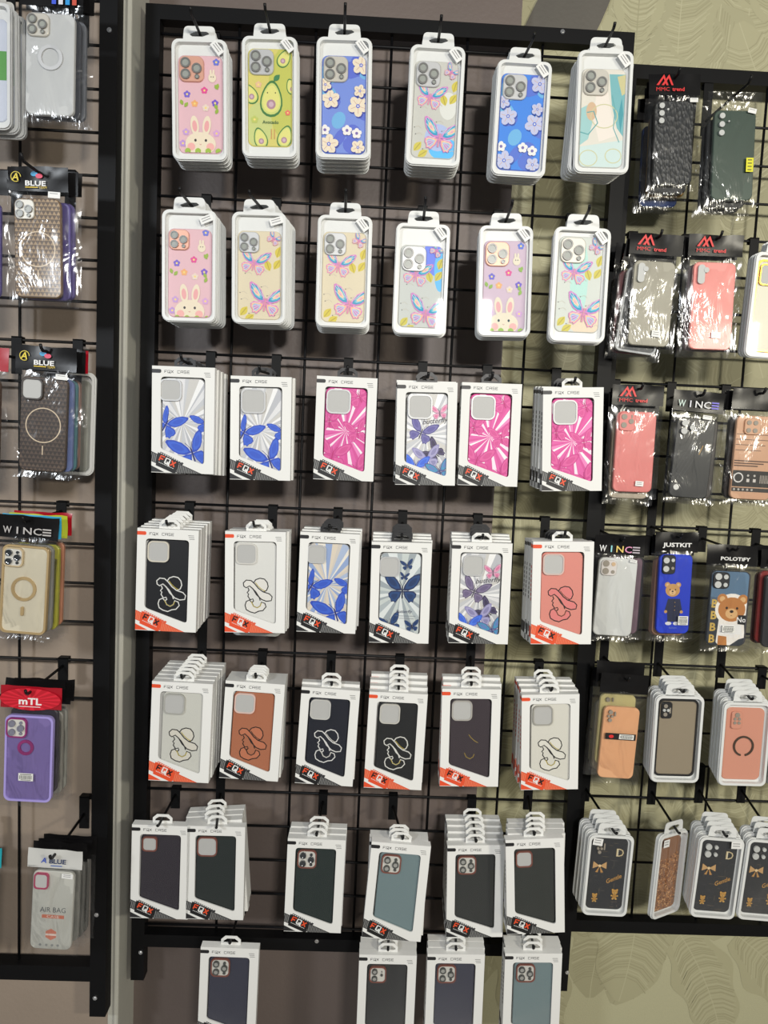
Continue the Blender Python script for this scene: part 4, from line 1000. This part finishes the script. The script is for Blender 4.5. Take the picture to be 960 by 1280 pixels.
def bagpack(C, tilt, cw, ch, label, group, case, head=None, headmat=None, hh=.040, gap=.012, yaw=0.0, extra=None, bw=None, stick=None, detail=True, htilt=0.0):
    """C: centre of the case's front face"""
    W = bw or cw+.024; bot = .013; H = ch+gap+hh+bot
    BAGSEED[0] += 1; sd = BAGSEED[0]
    e = Euler((0, tilt, yaw), 'XYZ'); R = e.to_matrix()
    r = empty('bagged_phone_case', C-R @ Vector((0, .0015, ch/2+bot)), e); tag(r, label, 'bagged case', group)
    D = .010
    phone_case(r, cw, ch, case['body'], case.get('art'), case.get('artmat'), case.get('cam'), (0, .0015, bot+ch/2), case.get('rot', 0.0), key=case.get('key'), thick=.0075, rim=case.get('rim'))
    if headmat is not BAG:
        ho = obj('header_card', header_mesh(W, hh, headmat or HEADK, sd % 7), r, (0, D/2-.0006, H-hh))
        if htilt: ho.rotation_euler = (0, htilt, 0)
        if head:
            p = Print(1.0); head(p, W, hh); lo = obj('lettering', p.mesh('lettering', PRINT, -.0035, 6e-6), ho); lo['kind'] = 'stuff'
    obj('bag', bag_mesh(W, H-hh*(.9 if headmat is not BAG else .1), D, sd), r)
    if stick: sticker(r, *stick)
    if extra:
        p = Print(1.0); extra(p); obj('sticker', p.mesh('sticker', PRINT, 0.0), r, (0, -.0045, bot+ch/2))
    return r, C-R @ Vector((0, .0015, ch/2+bot))+R @ Vector((0, D/2, H-.008))
def bstack(desc, quad, case, rk, head=None, cw=.077, ch=.157, where='', group='', behind=(), headmat=None, ylo=None, yhi=None, ext=.015, hh=.040, gap=.012, yaw=0.0, extra=None, stick=None, bw=None, up=.01, htilt=0.0, offY=.11):
    base = WIRES[rk][0]
    n = 1+len(behind)
    Y, C, tilt = pose(quad, cw, ch, base-.15 if ylo is None else ylo, base-.05 if yhi is None else yhi); P = .0165
    Y = min(Y, base-.024-n*P); k = (Y-CAM.y)/(C.y-CAM.y); C = CAM+(C-CAM)*k
    _, s0 = bagpack(C, tilt, cw, ch, '%s, %s' % (desc, where), group, case, head, headmat, hh, gap, yaw, extra, bw, stick, True, htilt); s1 = s0
    u = sum(c[0] for c in quad)/4; v = sum(c[1] for c in quad)/4
    for i, b in enumerate(behind):
        Ci = at(u+b['d'][0], v+b['d'][1], Y+(i+1)*P)
        _, s = bagpack(Ci, b.get('tilt', tilt*.5), b.get('cw', cw), b.get('ch', ch), b['label'], group, dict(body=b['body'], cam=b.get('cam'), rim=b.get('rim')), b.get('head'), b.get('headmat'), b.get('hh', hh), gap, 0.0, None, bw, None, False)
        if abs(b['d'][0]) < 14: s1 = Vector((s.x, s.y, s0.z))
    hook(rk, s0, s0+Vector((0, .03, .001)), ext, 'black hook holding the %s' % desc, up)
gr = 'bagged cases on the right rack'; gl = 'bagged cases on the left rack'
def three(x, z, s, step, m=None): return [('hole', x, z+k*step, s, m) for k in range(3)]
def px(c): return cm(*c)
BLK = cm(44, 46, 48, .5)
def crocmat():
    m = mat('black_croc_leather', S(46, 48, 50), .45); n, l, b = nodes(m)
    tc = n.new('ShaderNodeTexCoord'); vo = n.new('ShaderNodeTexVoronoi'); vo.inputs['Scale'].default_value = 220; bp = n.new('ShaderNodeBump'); bp.inputs['Distance'].default_value = .002; bp.inputs['Strength'].default_value = .7
    mp = n.new('ShaderNodeMapping'); mp.inputs['Scale'].default_value = (1, 1, .45); mp.inputs['Rotation'].default_value = (0, 1.57, 0)
    l.new(tc.outputs['Object'], mp.inputs[0]); l.new(mp.outputs[0], vo.inputs['Vector']); l.new(vo.outputs['Distance'], bp.inputs['Height']); l.new(bp.outputs[0], b.inputs['Normal'])
    return m
CROC = crocmat()
LIGHTHOLE = mat('opening_pale', S(196, 198, 196), .5); TAUPEHOLE = mat('opening_taupe', S(150, 142, 130), .5)
bstack('black croc-pattern case, red peaks logo header', [(819, 126.5), (868, 129), (814.5, 228), (866, 229.6)], CB(CROC, cam=three(.012, .011, .0105, .0140, LIGHTHOLE)+[('hole', .024, .018, .004, LIGHTHOLE)]), 'r', h_peaks, where='top left of the right rack', group=gr,
       stick=(.036, .170, 0.0, .016, .008, -.003, 1), behind=[dict(d=(-6, 12), body=cm(40, 42, 46), label='black bagged case just behind the croc-pattern case, right rack'), dict(d=(-8, 17), body=cm(196, 150, 70, .25, .7), label='gold-edged bagged case third in the stack behind the croc-pattern case'), dict(d=(-17, 30), body=cm(24, 58, 120), label='blue bagged case showing lowest behind the croc-pattern case')])
def green_sticker(p):
    p.rect(.022, .036, -.032, -.006, S(226, 222, 30))
    for k in range(4): p.rect(.025, .033, -.029+k*.006, -.027+k*.006, S(90, 90, 20))
bstack('dark green case in a clear bag, yellow sticker', [(892, 139), (947, 140), (889, 247), (940, 250)], CB(cm(62, 80, 70, .35, 0, .2), cam=three(.013, .012, .0105, .0155, LIGHTHOLE)+[('hole', .026, .022, .003, LIGHTHOLE)]), 'r', None, where='top row of right rack', group=gr, headmat=BAG, hh=.026, ext=.05, extra=green_sticker, cw=.080, ch=.165,
       stick=(.030, .176, 0.2, .016, .009, -.003, 1), behind=[dict(d=(-9, 11), body=cm(30, 31, 33), label='black bagged case directly behind the dark green one, right rack', headmat=BAG), dict(d=(-15, 17), body=cm(26, 27, 28), label='black bagged case hanging lowest behind the dark green one', headmat=BAG)])
bstack('translucent grey case, red peaks logo header', [(791.6, 325), (847.7, 326), (783.5, 430), (836, 436)], CB(cm(158, 154, 138, .25, 0, .4), cam=[('slot', .013, .024, .013, LIGHTHOLE, None, .036), ('hole', .021, .017, .010, LIGHTHOLE)]), 'r', h_peaks, where='second row of right rack', group=gr, stick=(.012, .036, 0.08, .017, .012, -.003, 2), cw=.080, ch=.160,
       behind=[dict(d=(-13, 10), tilt=.10, body=cm(70, 74, 80), rim=cm(200, 204, 208), label='clear-rimmed bagged case swung left behind the translucent grey case'), dict(d=(-20, 12), tilt=.04, body=cm(120, 34, 48), head=h_peaks, label='crimson bagged case peeking out left behind the translucent grey case')])
bstack('glossy pink case with keyhole camera cutout', [(866, 327), (923, 327), (859, 436), (915, 439.6)], CB(cm(232, 140, 134, .28, 0, .3), cam=[('slot', .0135, .024, .0135, LIGHTHOLE, None, .036), ('hole', .0225, .016, .010, LIGHTHOLE)]), 'r', h_peaks, where='second row of right rack', group=gr, stick=(.008, .040, 0.0, .018, .011, -.003, 2), cw=.082, ch=.165,
       behind=[dict(d=(-7, 3), body=cm(96, 84, 90), label='dark bagged case directly behind the glossy pink case'), dict(d=(-9, 4), body=cm(70, 64, 70), label='dark bagged case third in the stack behind the glossy pink case')])
bstack('coral pink case with three round camera holes', [(772, 513), (822, 512), (765, 616), (814.5, 618)], CB(cm(226, 134, 130, .3, 0, .3), cam=[('plate', .0185, .020, .032, cm(222, 128, 124), None, .036), ('hole', .012, .011, .011, TAUPEHOLE), ('hole', .012, .027, .011, TAUPEHOLE), ('hole', .026, .0195, .010, TAUPEHOLE), ('slot', .027, .010, .0025, TAUPEHOLE, None, .007)]), 'r', h_peaks, where='third row of right rack', group=gr, stick=(.012, .030, 0.05, .016, .010, -.003, 2),
       behind=[dict(d=(-5, 9), body=cm(214, 202, 182), label='beige bagged case showing below the coral pink case'), dict(d=(-4, 2), body=cm(90, 84, 90), label='dark bagged case third behind the coral pink case')])
def art_folds(p):
    for k in range(4): p.stroke([(-.5, -1.0+.16*k), (-.1, -.3+.2*k), (.1, .1+.2*k)], .02, S(62, 64, 66))
    p.ell(-.33, -.78, .075, .075, S(226, 226, 222)); p.stroke([(.16, .1), (.24, .34)], .02, S(190, 150, 80))
bstack('black textured case with white dot, wide lettered header', [(847.7, 520), (896, 521), (835, 623), (883, 625)], CB(cm(46, 48, 50, .4), A(art_folds), 'folds', None, cam=[('hole', .0135, .012, .0125, LIGHTHOLE), ('hole', .0135, .0275, .0125, LIGHTHOLE), ('hole', .029, .0195, .0105, LIGHTHOLE)]), 'r', h_word('WINC=', [(205, 226, 218), (214, 214, 224), (226, 226, 228), (226, 226, 230), (122, 112, 226)], .013), where='third row', group=gr, stick=(.018, .172, 0.05, .018, .008, -.003, 1), cw=.076,
       behind=[dict(d=(4, 1), body=cm(60, 54, 50), label='dark bagged case directly behind the black textured case'), dict(d=(5, 0), body=cm(70, 62, 56), label='dark bagged case third behind the black textured case')])
bstack('beige case with printed black band card', [(921, 517.6), (974, 520), (911, 624), (963, 627)], CB(cm(208, 164, 132), A(art_card), 'card', None, cam=[('plate', .030, .021, .032, cm(204, 158, 126)), ('hole', .022, .014, .009, TAUPEHOLE), ('hole', .035, .014, .009, TAUPEHOLE), ('hole', .022, .029, .009, TAUPEHOLE), ('hole', .035, .029, .009, TAUPEHOLE)]), 'r', None, where='third row at right edge', group=gr, cw=.080, ch=.164,
       behind=[dict(d=(-8, 1), body=cm(52, 48, 46), label='dark bagged case directly behind the beige banded case'), dict(d=(-10, 0), body=cm(44, 42, 42), label='dark bagged case third behind the beige banded case')])
RAIN = [(240, 240, 240), (150, 220, 226), (236, 206, 110), (226, 150, 190), (190, 180, 190)]
bstack('white case with four camera holes, rainbow lettered header', [(747.5, 694), (800.5, 697.5), (741, 792.5), (788, 800.5)], CB(cm(214, 216, 214, .3, 0, .3), cam=[('plate', .019, .020, .031, cm(216, 210, 206)), ('hole', .0125, .0115, .0125, TAUPEHOLE), ('hole', .0125, .0265, .0125, TAUPEHOLE), ('hole', .027, .012, .008, cm(206, 176, 140)), ('hole', .027, .0275, .007, TAUPEHOLE)]), 'r', h_word('WINC=', RAIN, .013), where='fourth row', group=gr, stick=(.028, .166, 0.1, .014, .006, -.003, 2), gap=.004,
       behind=[dict(d=(7, -2), body=cm(120, 96, 110), label='mauve bagged case directly behind the white four-hole case'), dict(d=(10, -3), body=cm(40, 38, 42), label='black bagged case third behind the white four-hole case')])
def bar1(p): barcode(p, .018, -.052, .020, .018)
def bar2(p): barcode(p, .002, -.040, .026, .014)
def bar3(p):
    p.rect(-.031, .031, .009, .022, S(26, 24, 25)); p.ell(-.019, .015, .005, .0035, RED)
    barcode(p, .012, .0155, .030, .010)
def bar4(p): barcode(p, -.002, -.032, .026, .014)
bstack('vivid blue case with suited teddy bear', [(826, 691), (866, 691), (820, 794), (860, 794)], CB(cm(28, 60, 200, .3, 0, .3), A(art_bear_suit), 'bs', None, cam=[('plate', .0175, .020, .026, cm(34, 36, 40), None, .038), ('hole', .0115, .0115, .012, LIGHTHOLE), ('hole', .0115, .0285, .012, LIGHTHOLE), ('hole', .0245, .011, .007, LIGHTHOLE), ('hole', .0245, .027, .006, TAUPEHOLE)]), 'r', h_word('JUSTKIT', [(238, 238, 236)], .011, .058), where='fourth row', group=gr, cw=.066, ch=.160, extra=bar1, gap=.004, bw=.086,
       behind=[dict(d=(-5, 3), body=cm(186, 140, 112), label='tan bagged case just behind the blue teddy case'), dict(d=(-8, 4), body=cm(206, 160, 140), label='peach bagged case third behind the blue teddy case')])
bstack('dark case with teddy head and gold letters', [(890, 711), (939, 712.5), (881, 807.5), (930, 811)], CB(cm(58, 64, 72, .3, 0, .3), A(art_bear_boy), 'bb', None, cam=[('plate', .0185, .019, .033, cm(38, 40, 44)), ('hole', .0115, .0115, .0135, LIGHTHOLE), ('hole', .0115, .0275, .0135, LIGHTHOLE), ('hole', .0265, .0115, .0095, LIGHTHOLE), ('hole', .0265, .0275, .0085, LIGHTHOLE)]), 'r', h_word('POLOTiFY', [(234, 234, 232)], .0075, .060, .32, .006), where='fourth row of right rack', group=gr, cw=.077, ch=.152, extra=bar2,
       behind=[dict(d=(2, 0), body=cm(84, 80, 84), label='dark bagged case directly behind the teddy head case')])
bstack('black case in a black-header bag', [(957, 720), (1005, 722), (951, 806), (998, 809)], CB(cm(48, 48, 52), cam=[('hole', .0125, .0115, .012, LIGHTHOLE)]), 'r', h_word('N', [(230, 230, 230)], .011, .012, .35, -.03), where='fourth row cut by right edge', group=gr, cw=.075, ch=.15,
       behind=[dict(d=(-8, -5), body=cm(150, 44, 40), label='red bagged case showing left behind the black one at right edge'), dict(d=(-13, -4), body=cm(120, 40, 38), label='dark red bagged case furthest back at the right edge')])
bstack('peach case with black barcode label', [(755, 879), (802.5, 881), (745, 975), (791.5, 979)], CB(cm(232, 176, 132), cam=[('hole', .012, .010, .0085, TAUPEHOLE), ('hole', .012, .0265, .0075, TAUPEHOLE), ('hole', .0085, .0185, .005, TAUPEHOLE), ('hole', .0155, .0185, .005, TAUPEHOLE), ('slot', .0215, .0135, .003, TAUPEHOLE, None, .009)]), 'r', None, where='fifth row of right rack', group=gr, cw=.073, ch=.149, extra=bar3, gap=.028, bw=.098,
       behind=[dict(d=(-4, -16), body=cm(222, 210, 150), cam=[('hole', .014, .010, .009, TAUPEHOLE), ('slot', .024, .010, .003, TAUPEHOLE, None, .008)], label='pale yellow bagged case showing above the peach case'), dict(d=(-8, -9), body=cm(190, 180, 160), label='beige bagged case third behind the peach case'), dict(d=(-11, -9), body=cm(150, 150, 140), label='grey bagged case furthest back behind the peach case')])
# trays on the right rack
gt = 'white trays on the right rack'
RY = dict(rk='r', ylo=-.115, yhi=-.06, ext=.014, group=gt, pitch=.016)
tstack('taupe case in black frame', [(817, 866), (885, 874), (811, 972), (875, 985)], 4, CB(cm(150, 138, 118, .3), cam=[('plate', .0165, .022, .022, cm(38, 38, 40), None, .034), ('hole', .0135, .013, .008, TAUPEHOLE), ('hole', .011, .0215, .006, LIGHTHOLE), ('hole', .019, .0215, .006, LIGHTHOLE), ('hole', .0135, .030, .008, TAUPEHOLE), ('slot', .023, .022, .003, TAUPEHOLE, None, .012)], rim=cm(34, 34, 36), w=.081, h=.158, dz=.001), H=.178, back=('TL', 809, 855), where='fifth row', **RY)
def ringcase(body, ring): return CB(body, cam=[('plate', .021, .025, .022, body, None, .036), ('hole', .021, .014, .010, TAUPEHOLE)]+[('hole', .021+a*.0042, .026+b*.004, .0062, TAUPEHOLE) for a in (-1, 1) for b in (-1, 1)]+[('ring', .040, .079, .042, ring, True, .035)], w=.079, h=.150, dz=-.002)
tstack('salmon case and dark open ring', [(904, 876), (968, 879), (899, 982), (955, 985)], 4, ringcase(cm(214, 150, 128), cm(72, 60, 50)), H=.172, back=('TL', 894, 861), where='fifth row', **RY)
tstack('amber case at the right edge', [(972, 880), (1036, 884), (960, 985), (1022, 990)], 2, CB(cm(92, 58, 30)), H=.172, where='fifth row', **RY)
TW = cm(48, 50, 54, .6)
def dcam(four): return [('hole', .0135, .013, .013, LIGHTHOLE), ('hole', .0135, .0285, .013, LIGHTHOLE), ('hole', .0295, .013, .008, LIGHTHOLE), ('hole', .0295, .0285, .008, LIGHTHOLE)] if four else [('hole', .0165, .012, .009, TAUPEHOLE), ('hole', .013, .021, .0055, TAUPEHOLE), ('hole', .020, .021, .0055, TAUPEHOLE), ('hole', .0165, .029, .007, TAUPEHOLE), ('slot', .026, .017, .003, TAUPEHOLE, None, .014)]
tstack('black tweed case, gold bow, by centre rack', [(738, 1044), (793, 1044), (728, 1144.5), (782, 1147)], 4, CB(TW, A(art_tweed), 'tw1', None, dcam(False), w=.076, h=.154, dz=.0), W=.092, H=.172, back=('TL', 727, 1026), where='sixth row', stick=(-.028, .158, .1, .020, .015), **RY)
tstack('black tweed case with gold bow and letter', [(877, 1048), (931, 1047), (862.5, 1146), (917, 1151)], 4, CB(TW, A(art_tweed, seed=8), 'tw2', None, dcam(True), w=.076, h=.154, dz=.0), W=.092, H=.172, back=('TL', 868, 1030), where='sixth row, right rack', stick=(.030, .160, -.05, .022, .015), **RY)
tstack('black tweed case cut by the right edge', [(935.6, 1046), (992, 1058), (922, 1140), (976, 1160)], 3, CB(TW, A(art_tweed, seed=11), 'tw3', None, dcam(True), w=.076, h=.154, dz=.0), W=.092, H=.172, back=('TL', 928, 1031), where='sixth row', **RY)
def art_glitter(p):
    rnd = random.Random(4)
    p.layer += 1
    for k in range(900):
        p.layer = 1+k//60
        x = rnd.uniform(-.5, .46); z = rnd.uniform(-1.05, .45 + .5*max(0, x)); s = rnd.uniform(.018, .04)
        p.poly([(x, z), (x+s*1.3, z), (x+s*1.3, z+s), (x, z+s)], S(*rnd.choice(((196, 140, 92), (150, 96, 60), (226, 176, 128), (110, 72, 48), (176, 120, 76)))), True)
Cg = at(838, 1093, -.085)
r_, sg = tray(Cg, .05, .088, .178, 'tray of brown glitter case turned sideways on its hook, sixth row', gt, CB(cm(150, 110, 84, .35), A(art_glitter), 'gl', None, None, w=.072, h=.156, dz=-.003), math.radians(30), (-.024, .160, .0, .018, .016))
hook('r', sg, sg+Vector((0, .02, .004)), .02, 'black hook holding the sideways brown glitter tray', .004)
# gold-framed tray at the right edge, second row
tstack('gold-framed clear case', [(945, 319), (1010, 323), (929, 441), (996, 446)], 3, CB(cm(222, 220, 200, .25), cam=[('cut', .020, .028, .030, mat('gold_frame', S(222, 164, 70), .25, .8), None, .040)], rim=MATS['gold_frame'], w=.082, h=.172, dz=.0), H=.196, back=('TL', 938, 322), where='second row at the right edge', **RY)
# a black logo header shows behind the salmon ring tray
def h_uc(p, W, h): p.text('UC+', -W*.26, h*.45, .014, S(232, 232, 230), 0, .03, .026)
bagpack(at(918, 918, YRR-.036), 0, .075, .140, 'black-header bag with white logo behind the salmon ring trays', gr, dict(body=cm(90, 88, 84)), h_uc, None, .034, .010, bw=.096)

# ------------------------------------------------------------------ left rack
LX = dict(rk='l', group=gl)
CLEARW = cm(196, 198, 198, .2, 0, .5)
def h_stripes(p, W, h):
    for k, c in enumerate(((60, 90, 220), (220, 220, 230), (40, 150, 220), (200, 80, 60))): p.rect(W*.02+k*.011, W*.02+.007+k*.011, h*.05, h*.8, S(*c))
bstack('clear white case with silver ring', [(31, 14), (95, 19), (31, 142), (92, 145)], CB(CLEARW, cam=cam_clear(PALE_METAL, .036)+[('ring', .041, .070, .040, CHROME, None, .029)]), 'l', h_stripes, where='top of left rack', group=gl, cw=.079, ch=.160,
       behind=[dict(d=(8, 6), body=cm(70, 74, 84), label='dark bagged case directly behind the clear white ring case'), dict(d=(15, 8), body=cm(120, 124, 132), label='grey bagged case third behind the clear white ring case')])
def art_green(p): p.rect(-.5, .5, -.2, .4, S(92, 160, 80))
tstack('green label', [(-58, 2), (11, 5), (-58, 156), (12, 158)], 3, CB(cm(206, 212, 226), A(art_green), 'gn', None, None), rk='l', ylo=-.26, yhi=-.19, ext=.02, group='white trays on the left rack', back=('BR', 30, 170), where='top left corner of the picture', H=.205)
bstack('tan woven case with gold ring', [(17.5, 246), (75, 246), (19, 374), (77.5, 374)], CB(cm(120, 96, 70), A(art_weave, a=(96, 78, 60), b=(168, 142, 108)), 'wv1', None, cam_clear(PALE_METAL, .032)), 'l', h_blue(), where='second row of left rack', group=gl, cw=.077, ch=.162, ext=.05, stick=(.030, .180, .05, .020, .010, -.003, 1),
       behind=[dict(d=(12, 4), body=cm(96, 84, 150), label='purple bagged case behind the tan woven case'), dict(d=(17, 4), body=cm(120, 108, 170), label='lilac bagged case third behind the tan woven case')])
bstack('purple case cut by left edge', [(-60, 248), (2, 248), (-60, 374), (2, 374)], CB(cm(92, 82, 150)), 'l', None, where='second row of left rack', group=gl)
bstack('dark brown woven case with pale ring', [(26, 470), (86, 471), (20, 589), (84, 591)], CB(cm(70, 58, 48), A(art_weave, a=(58, 47, 40), b=(92, 76, 64)), 'wv2', None, cam_cut(cm(60, 52, 46), .036)), 'l', h_blue(), where='third row of left rack', group=gl, cw=.079, ch=.160, stick=(.030, .175, .03, .020, .009, -.003, 1),
       behind=[dict(d=(8, 1), body=cm(120, 136, 190), label='blue bagged case directly behind the dark woven case'), dict(d=(13, 1), body=cm(92, 140, 146), label='teal bagged case third behind the dark woven case'), dict(d=(17, 0), body=cm(206, 160, 146), head=None, headmat=REDHEAD, label='pink bagged case with red header behind the dark woven case')])
tray(at(84, 529, YLR-.030), 0.02, .097, .190, 'large pale tray hanging furthest back behind the dark woven case', 'white trays on the left rack', dict(body=cm(176, 178, 170)))
bstack('brown case with red header cut by left edge', [(-58, 468), (1, 469), (-62, 588), (0, 590)], CB(cm(84, 60, 44)), 'l', None, where='third row', group=gl, headmat=REDHEAD)
GOLDC = cm(206, 178, 130, .25, .5)
bstack('clear case with gold magnet ring', [(3, 680), (64, 685), (-1, 790), (57, 792.5)], CB(cm(212, 204, 182, .25, 0, .4), cam=cam_lens(cm(196, 176, 140), .034, .019, .021, dark=DARKLENS)+[('ring', .0385, .076, .043, GOLDC, None, .033), ('slot', .0385, .115, .005, GOLDC, None, .016)], rim=GOLDC), 'l', h_word('WINC=', [(190, 186, 184)], .012), where='fourth row of left rack', group=gl, cw=.079, ch=.155,
       behind=[dict(d=(6, -2), body=cm(150, 150, 146), headmat=mat('header_cyan', S(60, 170, 215), .3), label='cyan-header bag directly behind the gold ring case'), dict(d=(14, -4), body=cm(190, 186, 60), headmat=mat('header_lime', S(190, 200, 60), .3), label='yellow-labelled bag third behind the gold ring case'), dict(d=(20, -8), body=cm(206, 140, 110), headmat=REDHEAD, label='orange bagged case with red header furthest behind the gold ring case')])
PURP = cm(150, 136, 196, .35); MAG = cm(178, 72, 140, .25, .5)
bstack('lilac case with magenta ring, red header', [(6, 892), (69, 891), (4, 1004), (65, 1004)], CB(cm(128, 112, 170, .35), cam=cam_lens(MAG, .036, .020, .022, dark=cm(130, 130, 146))+[('ring', .036, .058, .028, MAG, None, .018)], rim=cm(172, 158, 226)), 'l', h_mtl, where='fifth row of left rack', group=gl, cw=.083, ch=.157, headmat=REDHEAD, extra=bar4,
       behind=[dict(d=(6, -10), body=cm(60, 56, 60), label='black-header bag directly behind the lilac case'), dict(d=(13, -8), body=cm(160, 158, 150), label='grey bagged case third behind the lilac case'), dict(d=(18, -13), body=cm(176, 176, 168), label='pale bagged case furthest behind the lilac case')])
bstack('clear white case printed air bag', [(43, 1085), (92, 1089), (37.5, 1185), (87.5, 1193)], CB(cm(198, 198, 190, .3, 0, .3), A(art_airbag), 'ab', None, [('cut', .0165, .018, .026, mat('pink_frame', S(206, 96, 128), .25, .5), None, .030)]), 'l', h_blue(True), where='bottom row of left rack', group=gl, cw=.074, ch=.150, headmat=WHITEHEAD, hh=.036, gap=.004, stick=(.026, .158, .05, .020, .009, -.003, 2),
       behind=[dict(d=(8, -10), body=cm(150, 150, 144), label='black-header bag directly behind the air bag case'), dict(d=(14, -14), body=cm(120, 120, 116), label='black-header bag third behind the air bag case'), dict(d=(20, -20), body=cm(110, 110, 106), label='black-header bag furthest up behind the air bag case')])
bstack('cyan-header case cut by left edge', [(-58, 1090), (-8, 1092), (-62, 1185), (-12, 1190)], CB(cm(150, 156, 160)), 'l', None, where='bottom row', group=gl, headmat=mat('header_teal', S(40, 176, 190), .3))
